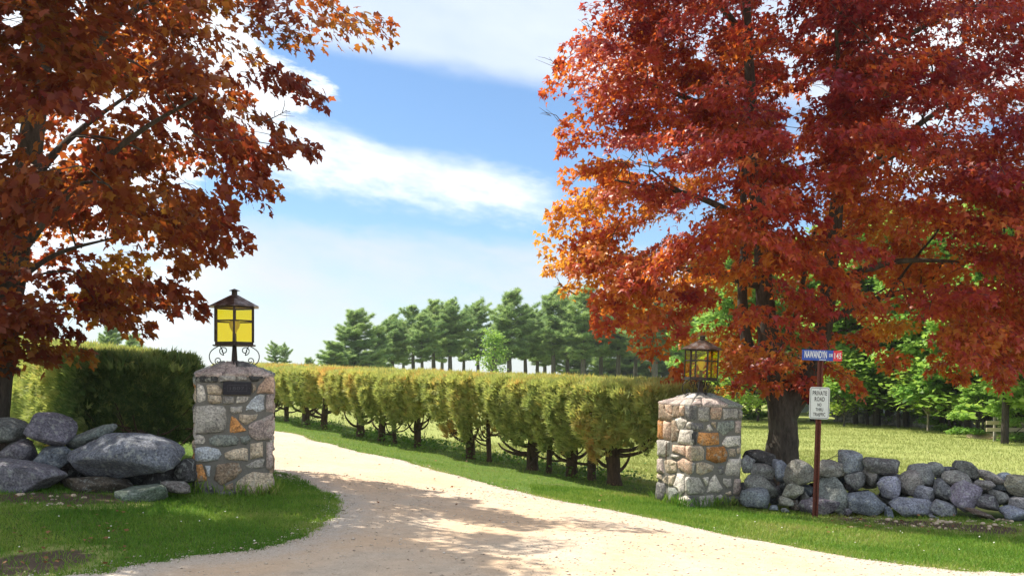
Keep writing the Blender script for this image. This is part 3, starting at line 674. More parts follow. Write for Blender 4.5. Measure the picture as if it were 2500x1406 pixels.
def lantern(label, pil, H, cap_h, rot_world, sc, lean):
    """hexagonal lantern on a stem with scroll brackets"""
    top = pil.matrix_world @ Vector((0, 0, H+cap_h-.02))
    root = empty('lantern'); root.matrix_world = Matrix.Translation(top) @ Matrix.Rotation(lean, 4, 'Y') @ Matrix.Rotation(rot_world, 4, 'Z') @ Matrix.Scale(sc, 4)
    tag(root, label, 'lantern', 'gate pillar lanterns')
    Rr = .262; zb = .185; zt = zb+.50; mid = zb+.315
    bm = bmesh.new(); prism_bm(bm, 4, .055, -.03, .036, .19, math.pi/4); link('stem', bake(bm, 'stem'), M_BRONZE, root)
    bm = bmesh.new(); prism_bm(bm, 6, .300, zb, .300, zb+.012); prism_bm(bm, 6, .268, zb+.0122, .268, zb+.05); link('base_plate', bake(bm, 'base_plate'), M_BRONZE, root)
    cn = [(Rr*math.cos(math.pi/3*k), Rr*math.sin(math.pi/3*k)) for k in range(6)]
    for k in range(6):
        bm = bmesh.new(); box_bm(bm, (0, 0, (zb+.05+zt)/2), (.020, .026, zt-zb-.05), rot=Matrix.Rotation(math.pi/3*k, 3, 'Z'))
        bmesh.ops.translate(bm, vec=(cn[k][0], cn[k][1], 0), verts=bm.verts); link('post', bake(bm, 'post'), M_BRONZE, root)
        a, b2 = Vector((*cn[k], 0)), Vector((*cn[(k+1) % 6], 0)); u = (b2-a).normalized(); a2, b3 = a+u*.011, b2-u*.011
        bm = bmesh.new(); bar(bm, a2+Vector((0, 0, mid)), b3+Vector((0, 0, mid)), .014, .018)
        link('glazing_bar', bake(bm, 'glazing_bar'), M_BRONZE, root)
        bm = bmesh.new(); bar(bm, a2+Vector((0, 0, zt-.014)), b3+Vector((0, 0, zt-.014)), .026, .018)
        link('top_rail', bake(bm, 'top_rail'), M_BRONZE, root)
        for z0, z1 in ((zb+.052, mid-.009), (mid+.009, zt-.028)):
            bm = bmesh.new(); q = [a2+Vector((0, 0, z0)), b3+Vector((0, 0, z0)), b3+Vector((0, 0, z1)), a2+Vector((0, 0, z1))]
            bm.faces.new([bm.verts.new(v) for v in q]); link('pane', bake(bm, 'pane'), M_GLASS, root)
    bm = bmesh.new(); prism_bm(bm, 6, .345, zt-.006, .340, zt+.004); prism_bm(bm, 6, .335, zt+.0042, .052, zt+.150)
    rf = link('roof', bake(bm, 'roof'), M_ROOF, root)
    bm = bmesh.new(); prism_bm(bm, 6, .040, zt+.140, .040, zt+.205); prism_bm(bm, 6, .075, zt+.2052, .004, zt+.232); link('vent_cap', bake(bm, 'vent_cap'), M_BRONZE, rf)
    bm = bmesh.new(); prism_bm(bm, 10, .028, zb+.05, .024, zb+.16); link('socket', bake(bm, 'socket'), M_SOCK, root)
    prof = [(.022, .16), (.028, .19), (.055, .235), (.066, .275), (.055, .318), (.03, .338), (.002, .345)]
    bm = bmesh.new(); rings = []
    for rr_, zz in prof: rings.append([bm.verts.new((rr_*math.cos(t), rr_*math.sin(t), zb+zz)) for t in np.linspace(0, 2*math.pi, 16, endpoint=False)])
    for i in range(len(rings)-1):
        for k in range(16): bm.faces.new((rings[i][k], rings[i][(k+1) % 16], rings[i+1][(k+1) % 16], rings[i+1][k]))
    link('bulb', bake(bm, 'bulb'), M_BULB, root, True)
    # scroll brackets: a big bow ending in two curls
    for k in range(4):
        an = math.pi/2*k+math.pi/6*0
        pts = []
        for t in np.linspace(0, 1, 16):        # upper curl under the base plate
            th = math.radians(-90+500*(1-t)); rad = .016+.042*t
            pts.append((.135+rad*math.cos(th)-.004, .095+rad*math.sin(th)+.03))
        up = pts
        bow = catmull([(.131, .067), up[-1], (.17, .178), (.225, .165), (.285, .115), (.305, .05), (.285, -.02), (.235, -.055), (.19, -.045)], 6)
        low = []
        for t in np.linspace(0, 1, 14):
            th = math.radians(-80+430*t); rad = .045-.030*t
            low.append((.197+rad*math.cos(th), -.002+rad*math.sin(th)))
        for nm, c2 in (('scroll', np.array(up)), ('scroll', bow[6:]), ('scroll', np.array(low))):
            p3 = np.c_[c2[:, 0]*math.cos(an), c2[:, 0]*math.sin(an), c2[:, 1]]
            link(nm, tubes_mesh(nm, [(p3, .0062)], 6), M_IRON, root)
    return root
lantern('bright yellow hexagonal glass lantern on the pillar with the plaque', pil_l, HL, .20, math.radians(16+90+180), .985, 0)
lantern('dim amber hexagonal glass lantern under the red maple, showing a round bulb', pil_r, HR, .21, math.radians(30+9+60), .95, math.radians(2.4))

# chain hanging on the lit side of the far pillar
ch = empty('chain'); ch.matrix_world = pil_r.matrix_world @ Matrix.Translation((-S-.045, S-.33, .93)); tag(ch, 'short rusty chain hanging on the lit face of the stone pillar', 'chain')
M_RUST = plain('rusty_iron', (.10, .045, .028), .8, .3, .4, 50, .3)
for k in range(12):
    a = np.linspace(0, 2*np.pi, 11); w = np.c_[.009*np.cos(a), np.zeros(11), .017*np.sin(a)]
    if k % 2: w = w[:, [1, 0, 2]]
    o = link('link', tubes_mesh('link', [(w, .0035)], 5), M_RUST, ch); o.location = (0, 0, -.027*k)

# ------------------------------------------------------------------ boulder walls
BM0 = bmesh.new(); bmesh.ops.create_icosphere(BM0, subdivisions=4, radius=1.0); BM1 = bmesh.new(); bmesh.ops.create_icosphere(BM1, subdivisions=3, radius=1.0)
ICO_V3 = np.array([v.co[:] for v in BM1.verts]); ICO_F3 = np.array([[v.index for v in f.verts] for f in BM1.faces]); BM1.free()
ICO_V = np.array([v.co[:] for v in BM0.verts]); ICO_F = np.array([[v.index for v in f.verts] for f in BM0.faces]); BM0.free()
BM0 = bmesh.new(); bmesh.ops.create_icosphere(BM0, subdivisions=2, radius=1.0)
ICO_V2 = np.array([v.co[:] for v in BM0.verts]); ICO_F2 = np.array([[v.index for v in f.verts] for f in BM0.faces]); BM0.free()
def boulder_mesh(a, b, c, rot, r, low=False, hi=False, cuts=19, lump=.12, pw=.78):
    TVx, TFx = (ICO_V2, ICO_F2) if low else ((ICO_V, ICO_F) if hi else (ICO_V3, ICO_F3)); v = TVx.copy()
    v = np.sign(v)*np.abs(v)**pw; v = v/np.abs(v).max(0)
    for _ in range(cuts):
        n = norm(r.normal(size=3)); h = r.uniform(.62, .9)
        d = v @ n - h; v -= np.where(d > 0, d*.96, 0)[:, None]*n
    sd = r.uniform(0, 50)
    v *= (1+lump*snoise(v, 1.6, sd)+.045*snoise(v, 4.3, sd+3)+.022*snoise(v, 10.3, sd+9)+.010*snoise(v, 23., sd+5))[:, None]
    v = v/np.abs(v).max(0)
    v = v*np.array([a, b, c]); cr, sr = math.cos(rot), math.sin(rot)
    v = np.c_[v[:, 0]*cr-v[:, 2]*sr, v[:, 1], v[:, 0]*sr+v[:, 2]*cr]
    me = raw_mesh('stone', v, TFx); me.polygons.foreach_set('use_smooth', np.ones(len(me.polygons), dtype=bool)); return me
def boulder(par, px, py, hw, hh, rot, d, col, r, depth=None, name='stone', cuts=17, lump=.12):
    p = P(px, py, d); k = FPX/d; a, c = hw/k, hh/k
    b = depth or (.5*(a+c)*r.uniform(.8, 1.05))
    o = link(name, boulder_mesh(a, b, c, rot, r, hi=hw > 80, cuts=cuts, lump=lump), M_BOULDER, par); o.location = p
    cc = np.array(col)*r.uniform(.72, 1.28)*np.array([1+r.normal(0, .06), 1, 1-r.normal(0, .05)]); o.color = (*np.clip(cc, 0, 1), 1); return o
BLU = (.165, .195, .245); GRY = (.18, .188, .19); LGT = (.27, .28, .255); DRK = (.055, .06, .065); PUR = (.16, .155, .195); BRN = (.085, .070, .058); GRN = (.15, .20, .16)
r8 = np.random.default_rng(21)
wl_ = empty('boulder_wall', (-5.2, 10.3, .35)); tag(wl_, 'low wall of big blue-grey boulders beside the pillar with the plaque', 'wall')
wl_.location = (0, 0, 0)
for px, py, hw, hh, rot, d, col, dep in [
  (308, 1117, 136, 57, -4, 10.35, BLU, .42), (122, 1046, 61, 37, -10, 10.45, PUR, .30), (12, 1052, 52, 31, -4, 10.45, GRY, .3), (48, 1106, 50, 33, -14, 10.35, PUR, .28), (135, 1113, 47, 29, -6, 10.4, BLU, .26),
  (222, 1066, 64, 17, 22, 10.5, GRY, .22), (45, 1165, 108, 40, -8, 10.05, PUR, .38), (232, 1188, 92, 30, -6, 10.3, BRN, .35), (355, 1203, 66, 22, 4, 9.95, GRN, .26), (434, 1187, 37, 15, -8, 10.2, GRY, .16),
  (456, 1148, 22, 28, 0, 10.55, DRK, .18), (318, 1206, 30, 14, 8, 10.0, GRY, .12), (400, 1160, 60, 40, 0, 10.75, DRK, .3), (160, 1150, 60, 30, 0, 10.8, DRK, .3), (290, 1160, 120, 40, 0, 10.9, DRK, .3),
  (-60, 1110, 62, 40, 6, 10.4, BLU, .33), (-110, 1050, 70, 36, -6, 10.5, GRY, .32), (-150, 1150, 90, 46, 5, 10.2, PUR, .38), (-230, 1090, 70, 50, 0, 10.4, BLU, .36), (-330, 1130, 90, 60, -5, 10.4, GRY, .4)]:
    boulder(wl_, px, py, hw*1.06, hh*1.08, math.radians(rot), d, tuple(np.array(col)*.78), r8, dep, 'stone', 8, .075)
wr_ = empty('boulder_wall', (0, 0, 0)); tag(wr_, 'long dry-laid wall of rounded grey boulders beside the signpost', 'wall')
A = [(60,210,275,470,0,GRY,.2),(160,115,640,400,-15,DRK,.45),(230,335,590,600,-15,GRY,.2),(580,290,800,610,0,BLU,.2),(790,290,1300,720,-8,GRY,.12),(60,510,650,960,-25,GRY,.05),(70,750,520,1110,-6,BLU,-.12),(750,670,1060,910,0,LGT,-.05),(650,880,890,1040,-8,LGT,-.1),
 (690,640,850,800,0,DRK,.25),(1030,800,1180,1000,0,GRY,.1),(1040,860,1650,1230,0,PUR,-.05),(1340,570,1800,1100,-8,GRY,.12),(1340,275,1780,600,-15,GRY,.18),(1670,155,2065,500,-10,BLU,.22),(1780,480,2090,760,-10,GRY,.12),(2050,290,2290,720,0,GRY,.25),(1810,780,2390,1180,-12,BLU,.0),
 (1060,690,1280,850,0,BLU,.25),(40,660,180,860,0,DRK,.15),(530,1010,660,1110,0,BLU,-.18),(720,1070,840,1150,0,GRY,-.22),(1760,1060,1860,1190,0,PUR,-.1),(1640,1060,1800,1180,0,GRY,-.02),(870,950,1040,1120,0,BRN,.0),(2180,1180,2330,1260,0,BRN,-.1),(1820,1220,1900,1290,0,GRY,-.2)]
Bb = [(-120,205,465,540,-12,GRY,.22),(80,535,410,880,-10,BLU,.05),(410,440,770,850,0,GRY,.15),(630,315,1020,680,0,GRY,.22),(900,320,1195,600,-20,GRY,.28),(1170,430,1630,740,-15,GRY,.2),(1345,285,1760,600,-30,GRY,.25),(1700,460,2200,700,-22,GRY,.25),(1690,620,2010,770,0,GRY,.1),
 (720,670,1000,990,0,BLU,.1),(1000,610,1305,940,0,BLU,.1),(1290,640,1710,1100,0,PUR,.05),(1690,800,2080,1150,-30,PUR,.05),(1900,740,2230,1030,-35,GRY,.18),(2180,550,2600,880,-8,LGT,.2),(2100,1050,2560,1250,-8,BLU,-.05),(2200,880,2620,1110,0,GRY,.1),(930,945,1360,1230,-12,BLU,-.05),
 (330,870,940,1260,-12,BLU,-.02),(200,1050,335,1240,0,BLU,-.1),(930,1180,1150,1300,-25,PUR,-.15),(1540,1070,1950,1230,-20,BRN,-.1),(2500,640,2950,1000,0,GRY,.15),(2560,950,3000,1260,0,PUR,0),(2900,700,3300,1050,0,BLU,.1),(2980,1000,3400,1300,5,GRY,0),(3280,780,3700,1100,0,GRY,.1)]
def wall_d(px): return 13.25-(px-1810)/690*1.05
for lst, ox in ((A, 1800), (Bb, 2130)):
    for x0, y0, x1, y1, rot, col, off in lst:
        px, py = ox+(x0+x1)/2/6.695, 1080+(y0+y1)/2/6.695
        hw, hh = (x1-x0)/2/6.695*1.19, (y1-y0)/2/6.695*1.19
        a = math.radians(abs(rot))
        if a > .2:   # boxes are of the tilted stone: shrink the minor axis
            hh = max(hh*.62, hh-hw*math.sin(a)*.5)
            hw = hw*1.02
        boulder(wr_, px, py, hw, hh, math.radians(rot), wall_d(px)+off, col, r8)
for k in range(62):      # the back of the wall
    px = 1826+k*14+r8.uniform(-8, 8); top = np.interp(px, [1810, 2000, 2080, 2300, 2500, 2800], [1116, 1128, 1112, 1138, 1160, 1180]); d = wall_d(px)+r8.uniform(.34, .6)
    py = r8.uniform(top+18, 1225)
    boulder(wr_, px, py, r8.uniform(24, 36), r8.uniform(18, 26), r8.uniform(-.3, .3), d, [GRY, DRK, BLU][k % 3], r8)

# loose rubble at the foot of the wall
rub = np.vstack([np.array([hit(x, y)[:2] for x, y in zip(rng.uniform(2040, 2490, 90), rng.uniform(1266, 1292, 90))]), np.array([hit(x, y)[:2] for x, y in zip(rng.uniform(20, 300, 16), rng.uniform(1205, 1235, 16))])])
N = len(rub); ps = rng.uniform(.008, .034, N); R = frames(norm(np.c_[rng.normal(size=(N, 2)), np.zeros(N)]), np.tile([0, 0, 1.], (N, 1)))
o = link('rubble', scatter('rubble', ICO_V2, ICO_F2, np.c_[rub, Z(rub[:, 0], rub[:, 1])+ps*.2], R, np.c_[ps*1.4, ps, ps*.7], rng.random(N)*.3), pm); tag(o, 'small broken stones in the dirt at the foot of the walls', 'rubble', kind='stuff')
# fallen dry leaves
fl = np.vstack([np.array([hit(x, y)[:2] for x, y in zip(rng.uniform(2000, 2500, 60), rng.uniform(1262, 1310, 60))]), np.array([hit(x, y)[:2] for x, y in zip(rng.uniform(10, 330, 60), rng.uniform(1205, 1400, 60))]), np.array([hit(x, y)[:2] for x, y in zip(rng.uniform(900, 1600, 60), rng.uniform(1120, 1240, 60))])])
N = len(fl)
LEAF_V = np.array([(0, 0, 0), (.30, .06, -.04), (.22, .26, 0), (.54, .44, -.10), (.27, .56, -.01), (0, 1, -.10), (-.27, .56, -.01), (-.54, .44, -.10), (-.22, .26, 0), (-.30, .06, -.04), (0, .4, .03)])
LEAF_V = LEAF_V[:10]; LEAF_F = [(0, 1, 2), (2, 3, 4), (4, 5, 6), (6, 7, 8), (8, 9, 0), (0, 2, 8), (2, 4, 6), (2, 6, 8)]
M_DRY = leaf_mat('dry_leaf', [(0, (.12, .06, .03)), (.5, (.25, .13, .06)), (1, (.38, .24, .13))], [(0, (.2, .08, .03)), (1, (.4, .2, .08))], .2, .1)
nr = norm(np.c_[rng.normal(0, .35, (N, 2)), np.ones(N)]); R = frames(np.cross(nr, norm(rng.normal(size=(N, 3)))), nr)
o = link('fallen_leaves', scatter('fallen_leaves', LEAF_V, LEAF_F, np.c_[fl, Z(fl[:, 0], fl[:, 1])+.045], R, rng.uniform(.03, .06, N), rng.random(N)*.8), M_DRY); tag(o, 'scattered dry brown leaves lying on the grass and dirt', 'leaves', kind='stuff')
# white clover and dandelion heads
wf = np.vstack([np.array([hit(x, y)[:2] for x, y in zip(rng.uniform(30, 800, 14), rng.uniform(1215, 1350, 14))]), np.array([hit(x, y)[:2] for x, y in zip(rng.uniform(1700, 2500, 22), rng.uniform(1250, 1370, 22))]), np.array([hit(x, y)[:2] for x, y in zip(rng.uniform(1900, 2500, 40), rng.uniform(1085, 1170, 40))])])
wf = wf[~in_poly(wf, DRIVE)]; N = len(wf)
o = link('flower_heads', scatter('flower_heads', OCT, OCF, np.c_[wf, Z(wf[:, 0], wf[:, 1])+rng.uniform(.05, .09, N)], np.tile(np.eye(3), (N, 1, 1)), rng.uniform(.007, .013, N), np.ones(N)), plain('petals', (.75, .74, .68), .8)); tag(o, 'tiny white flower heads dotted through the grass', 'flowers', kind='stuff')

# ------------------------------------------------------------------ signpost
M_BLUE = plain('sign_blue', (.010, .060, .36), .35, 0, .06, 8); M_RED = plain('sign_red', (.62, .022, .035), .35, 0, .06, 8)
M_WHITE = plain('sign_white', (.62, .66, .66), .4, 0, .05, 12); M_BLACK = plain('sign_black', (.012, .012, .013), .5, 0, .1)
M_LETTER = plain('sign_letter_white', (.74, .76, .78), .4, 0, .03)
M_POST = plain('rusty_post', (.115, .030, .018), .75, .25, .45, 35, .4)
sb = hit(1988, 1263); SD = 12.6; sb = P(1988, 1262, SD); sb[2] = Zs(sb[0], sb[1])
sp = empty('road_sign'); sp.matrix_world = Matrix.Translation(sb) @ Matrix.Rotation(math.radians(2.0), 4, 'Y') @ Matrix.Rotation(math.radians(4), 4, 'Z')
tag(sp, 'rusty signpost with a blue street name plate above a white private road notice', 'sign')
bm = bmesh.new()      # U-channel post
for c, s in (((0, 0, 1.10), (.035, .006, 2.36)), ((-.0205, -.012, 1.10), (.006, .030, 2.36)), ((.0205, -.012, 1.10), (.006, .030, 2.36)), ((-.033, -.0255, 1.10), (.0185, .004, 2.36)), ((.033, -.0255, 1.10), (.0185, .004, 2.36))): box_bm(bm, c, s)
link('post', bake(bm, 'post'), M_POST, sp)
def rounded_plate(name, w, h, t, rad, mat, parent, loc):
    bm = bmesh.new(); vs = []
    for cx, cz, a0 in ((w/2-rad, h/2-rad, 0), (-w/2+rad, h/2-rad, 90), (-w/2+rad, -h/2+rad, 180), (w/2-rad, -h/2+rad, 270)):
        for k in range(6):
            a = math.radians(a0+18*k); vs.append(bm.verts.new((cx+rad*math.cos(a), -t/2, cz+rad*math.sin(a))))
    f = bm.faces.new(vs); e = bmesh.ops.extrude_face_region(bm, geom=[f]); bmesh.ops.translate(bm, vec=(0, t, 0), verts=[v for v in e['geom'] if isinstance(v, bmesh.types.BMVert)])
    bmesh.ops.recalc_face_normals(bm, faces=bm.faces); o = link(name, bake(bm, name), mat, parent); o.location = loc; return o
zs = 2.305
pn = empty('street_name_plate', (.018, -.034, zs), parent=sp)
rounded_plate('blue_panel', .455, .150, .004, .006, M_BLUE, pn, (-.0655, 0, 0)); rounded_plate('red_panel', .127, .150, .004, .006, M_RED, pn, (.2265, 0, 0))
for body, size, sx, x, z, m, nm in (('NAWANDYN', .324, .102, -.096, .010, M_LETTER, 'street_name'), ('DR', .056, .046, .128, .004, M_LETTER, 'street_type'), ('145', .098, .084, .2265, 0, M_LETTER, 'house_number')):
    o = link(nm, text_mesh(nm, body, .1, 1, .0015, 1.18 if body == '145' else 1.05, (size, sx), .0014), m, pn); o.location = (x, -.0045, z)
box('town_strip', (.005, -.0035, -.063), (.100, .0025, .017), plain('sign_pale_blue', (.35, .42, .58), .5), pn)
bm = bmesh.new(); box_bm(bm, (.0, .012, -.055), (.05, .016, .04)); link('bracket', bake(bm, 'bracket'), M_IRON, pn)
nt = empty('private_road_notice', (.002, -.036, (1262-982)/FPX*SD), parent=sp)
rounded_plate('white_panel', .292, .452, .004, .035, M_WHITE, nt, (0, 0, 0))
bm = bmesh.new()
def border(bm, w, h, rad, t):
    out = []; inn = []
    for L, q in ((out, 0), (inn, t)):
        for cx, cz, a0 in ((w/2-rad, h/2-rad, 0), (-w/2+rad, h/2-rad, 90), (-w/2+rad, -h/2+rad, 180), (w/2-rad, -h/2+rad, 270)):
            for k in range(6):
                a = math.radians(a0+18*k); L.append(bm.verts.new((cx+(rad-q)*math.cos(a), -.0032, cz+(rad-q)*math.sin(a))))
    for i in range(24): bm.faces.new((out[i], out[(i+1) % 24], inn[(i+1) % 24], inn[i]))
border(bm, .268, .428, .028, .006); link('border_line', bake(bm, 'border_line'), M_BLACK, nt)
for body, size, sx, z in (('PRIVATE', .209, .063, .140), ('ROAD', .146, .062, .056), ('NO', .058, .047, -.024), ('THRU', .110, .047, -.092), ('TRAFFIC', .178, .050, -.160)):
    o = link('lettering', text_mesh('lettering', body, .07, 1, .0008, 1.05, (size, sx), .0012), M_BLACK, nt); o.location = (0, -.0032, z)
for z in (.195, -.185):
    bm = bmesh.new(); bmesh.ops.create_uvsphere(bm, u_segments=8, v_segments=5, radius=.007); o = link('bolt', bake(bm, 'bolt'), M_IRON, nt); o.location = (0, -.003, z)

# ------------------------------------------------------------------ hedges
SPR_V = []; SPR_F = []
for k, (a, e, l) in enumerate(((0, 0, 1.0), (.45, .25, .85), (-.5, .1, .8), (.15, -.5, .75), (-.2, .55, .8))):
    d = np.array([math.sin(a), math.cos(a)*math.cos(e), math.sin(e)])*l; s = np.cross(d, [0, .3, 1]); s = s/np.linalg.norm(s)*.085
    SPR_V += [tuple(-s*1.2+d*.05), tuple(s*1.2+d*.05), tuple(d)]; SPR_F += [(3*k, 3*k+1, 3*k+2)]
def hedge_points(r, s0, s1, P0, U2, hw, zt, zb, dens, ends=(False, False), sides=(1, 1, 1)):
    """points on a clipped hedge's skin; P0 + s*U2 is its middle line; road-side normal N2"""
    N2 = np.array([-U2[1], U2[0]]); L = s1-s0
    pos = []; nor = []
    def put(s, n, h, nv):
        xy = P0+s[:, None]*U2+n[:, None]*N2; pos.append(np.c_[xy, h]); nor.append(nv)
    Hm = zt(np.array([(s0+s1)/2]))[0]-zb(np.array([(s0+s1)/2]))[0]
    for sg, on in ((1, sides[0]), (-1, sides[1])):
        k = int(L*Hm*dens*on); s = r.uniform(s0, s1, k); t = r.random(k)**.9; b0 = zb(s)
        h = b0+t*(zt(s)-b0); belly = hw*(.86+.14*np.sin(np.clip(t*3.0, 0, 3.14)))+.05*snoise(np.c_[s, h, h*0], 2.2, 5+sg)
        put(s, sg*belly, h, np.c_[np.tile(sg*N2, (k, 1)), np.full(k, .25)])
    k = int(L*2*hw*dens*sides[2]); s = r.uniform(s0, s1, k); n = r.uniform(-hw, hw, k)
    edge = np.clip((np.abs(n)/hw-.8)/.2, 0, 1)
    put(s, n, zt(s)-.12*edge**2+.025*snoise(np.c_[s, n, n*0], 3, 2), np.c_[N2*(n/hw*.5)[:, None], np.ones(k)])
    for on, se, sg in ((ends[0], s0, -1), (ends[1], s1, 1)):
        if on:
            k = int(2*hw*Hm*dens*on); n = r.uniform(-hw, hw, k); sa = np.full(k, se); b0 = zb(sa); h = b0+r.random(k)*(zt(sa)-b0)
            rd = .50*np.clip((np.abs(n)/hw-.35)/.65, 0, 1)**2+.35*np.clip((h-b0)/np.maximum(zt(sa)-b0, .1)-.6, 0, 1)**1.5
            put(sa-sg*rd+.05*snoise(np.c_[n, h, h*0], 2.5, 1), n, h, np.c_[np.tile(sg*U2, (k, 1)), np.full(k, .25)])
    # loose inner fill
    k = int(L*2*hw*Hm*dens*.35); s = r.uniform(s0, s1, k); n = r.uniform(-hw*.8, hw*.8, k); b0 = zb(s)+.12
    put(s, n, b0+r.random(k)*(zt(s)-b0-.1), norm(r.normal(size=(k, 3))))
    return np.vstack(pos), norm(np.vstack(nor))
def hedge_foliage(name, par, pos, nor, r, size, tint):
    cl = snoise(pos, 6.5, 3)*.6+snoise(pos, 13., 7)*.5; kp = r.random(len(pos)) < .80+.9*cl; pos, nor, tint, cl = pos[kp], nor[kp], tint[kp], cl[kp]
    N = len(pos); pos = pos+nor*(cl*.055-r.exponential(.045, N))[:, None]
    ax = norm(nor*.55+np.array([0, 0, .5])+r.normal(0, .6, (N, 3))); R = frames(ax, norm(nor*.75+np.array([-.25, 0, .75])+r.normal(0, .5, (N, 3))))
    me = scatter(name, SPR_V, SPR_F, pos, R, size*r.uniform(.7, 1.35, N), np.clip(tint, 0, 1)); return link(name, me, M_HEDGE, par)

def hs(px): t = (px-1250)/FPX; return (t*HT0[1]-HT0[0])/(HU[0]-t*HU[1])
TR = [1500, 1445, 1395, 1340, 1300, 1195, 1150, 1020, 965, 930, 880, 790, 748, 700]
ss = [hs(p) for p in TR]; ss += [ss[-1]+1.6, ss[-1]+3.3, ss[-1]+5.0]
bnd = [ss[0]-1.62]+[(a+b)/2 for a, b in zip(ss[:-1], ss[1:])]+[ss[-1]+1.0]
HN2 = np.array([-HU[1], HU[0]])
rh = np.random.default_rng(5)
for i, s in enumerate(ss):
    b2 = HT0+s*HU; zb0 = Zs(*b2)
    root = empty('hedge_tree', (0, 0, 0))
    tag(root, f'clipped evergreen hedge tree, {ORD[i]} along the drive from the sunlit stone pillar', 'hedge', 'clipped evergreens in a row along the drive')
    gz = lambda q: Z(HT0[0]+q*HU[0], HT0[1]+q*HU[1])
    zt = lambda q: gz(q)*.3+.7*np.interp(q, [-2, 25], [-.29, .40])+1.80+.02*np.sin(q*5)
    hc = (bnd[i]+bnd[i+1])/2 if i else s; hwid = max(.3, (bnd[i+1]-bnd[i])/2)
    zbm = lambda q: gz(q)+.55+.38*np.clip(np.abs(q-s)/max(.5, hwid), 0, 1.1)**1.5*min(1, hwid/.55)+.10*np.sin(q*7.1)+.08*np.sin(q*13.)
    d = np.linalg.norm(b2); dens = 1150 if i < 5 else (760 if i < 10 else 480)
    pos, nor = hedge_points(rh, bnd[i], bnd[i+1], HT0, HU, .88, zt, zbm, dens, ends=((1.2 if i == 0 else 0), 0), sides=(1, .45, 1))
    qs = (pos[:, :2]-HT0) @ HU; lowf = np.clip(1-(pos[:, 2]-zbm(qs))/.85, 0, 1)     # each plant tapers in to its own trunk
    pull = lowf*(.30+.5*np.clip(np.abs(qs-s)/max(.5, hwid), 0, 1)*min(1, hwid/.5))*.62
    off = (pos[:, :2]-HT0) @ HN2; pos[:, :2] -= HN2*(off*pull)[:, None]
    pos[:, :2] += HN2*(np.sign(off)*.10*(1-lowf)*np.cos(np.clip((qs-s)/max(.4, hwid), -1, 1)*1.5))[:, None]
    # ragged hanging skirts round the trunk
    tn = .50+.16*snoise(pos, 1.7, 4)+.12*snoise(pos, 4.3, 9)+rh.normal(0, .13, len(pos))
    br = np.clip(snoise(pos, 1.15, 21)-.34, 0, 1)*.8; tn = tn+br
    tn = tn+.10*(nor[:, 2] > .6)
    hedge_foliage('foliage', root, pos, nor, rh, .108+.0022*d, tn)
    rad = rh.uniform(.075, .125) if TR[min(i, 13)] not in (1195, 1340, 965) else .055
    lean = rh.normal(0, .06, 2)
    tk = catmull([(b2[0], b2[1], zb0-.08), (b2[0]+lean[0]*.5, b2[1]+lean[1]*.5, zb0+.35), (b2[0]+lean[0], b2[1]+lean[1], zb0+.8), (b2[0]+lean[0]*1.5, b2[1], zb0+1.45)], 4)
    link('trunk', tubes_mesh('trunk', [(tk, np.interp(np.linspace(0, 1, len(tk)), [0, .12, .4, 1], [rad*1.45, rad*1.05, rad, rad*.4]))], 10, .22), M_BARKR, root)
    for k in range(7):
        a = rh.uniform(0, 2*np.pi); z0 = zb0+rh.uniform(.22, .7); Lb = rh.uniform(.5, .95); st_ = np.array([b2[0]+lean[0]*.7, b2[1]+lean[1]*.7, z0])
        al = HU*np.cos(a)*Lb+HN2*np.sin(a)*Lb*.8; up = rh.uniform(.25, .6)
        pts = catmull([st_, st_+np.array([al[0]*.45, al[1]*.45, up*.08]), st_+np.array([al[0]*.85, al[1]*.85, up*.5]), st_+np.array([al[0], al[1], up])], 4)
        link('limb', tubes_mesh('limb', [(pts, np.linspace(rad*.38, .012, len(pts)))], 6, .2), M_BARKR, root)
        if k < 3:   # bare twigs under the skirt
            e = pts[len(pts)//2]
            tw = [(np.array([e, e+rh.normal(0, .12, 3)+[0, 0, -.03], e+rh.normal(0, .22, 3)+[0, 0, -.05]]), [.007, .005, .003]) for _ in range(3)]
            link('twig', tubes_mesh('twig', tw, 4), M_BARKG, root)

# hedge behind the boulders, its shaded end toward the road
LU = norm(np.array([-.62, .78])); LP0 = np.array([-5.22, 12.7])
lh = empty('clipped_hedge', (0, 0, 0)); tag(lh, 'dense clipped hedge behind the big boulders, its end in deep shade', 'hedge')
ltop = lambda q: np.interp(q, [-1, 0, .25, .6, 2, 14], [1.7, 1.78, 1.90, 1.97, 2.04, 2.75])+.03*np.sin(q*3)
lbot = lambda q: Z(LP0[0]+q*LU[0], LP0[1]+q*LU[1])+np.interp(q, [0, 1, 3], [.34, .25, .1])
pos, nor = hedge_points(rh, 0, 15, LP0, LU, .90, ltop, lbot, 620, ends=(2.6, 0), sides=(1, .6, 1))
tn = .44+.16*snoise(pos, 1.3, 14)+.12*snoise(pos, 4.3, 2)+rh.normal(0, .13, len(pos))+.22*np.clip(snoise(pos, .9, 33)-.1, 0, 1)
tn = np.where((pos[:, :2]-LP0) @ LU < 1.3, tn-.34, tn)  # shade painted into the needle tint at the near end
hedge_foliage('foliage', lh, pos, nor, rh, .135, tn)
for s in (.35, 1.4, 2.8, 4.4, 6.2, 8.2, 10.5):
    b2 = LP0+LU*s; z0 = Zs(*b2)
    link('trunk', tubes_mesh('trunk', [(np.array([(b2[0], b2[1], z0-.05), (b2[0]+.05, b2[1], z0+.6), (b2[0], b2[1]+.05, z0+1.5)]), [.13, .10, .05])], 9, .2), M_BARKR, lh)
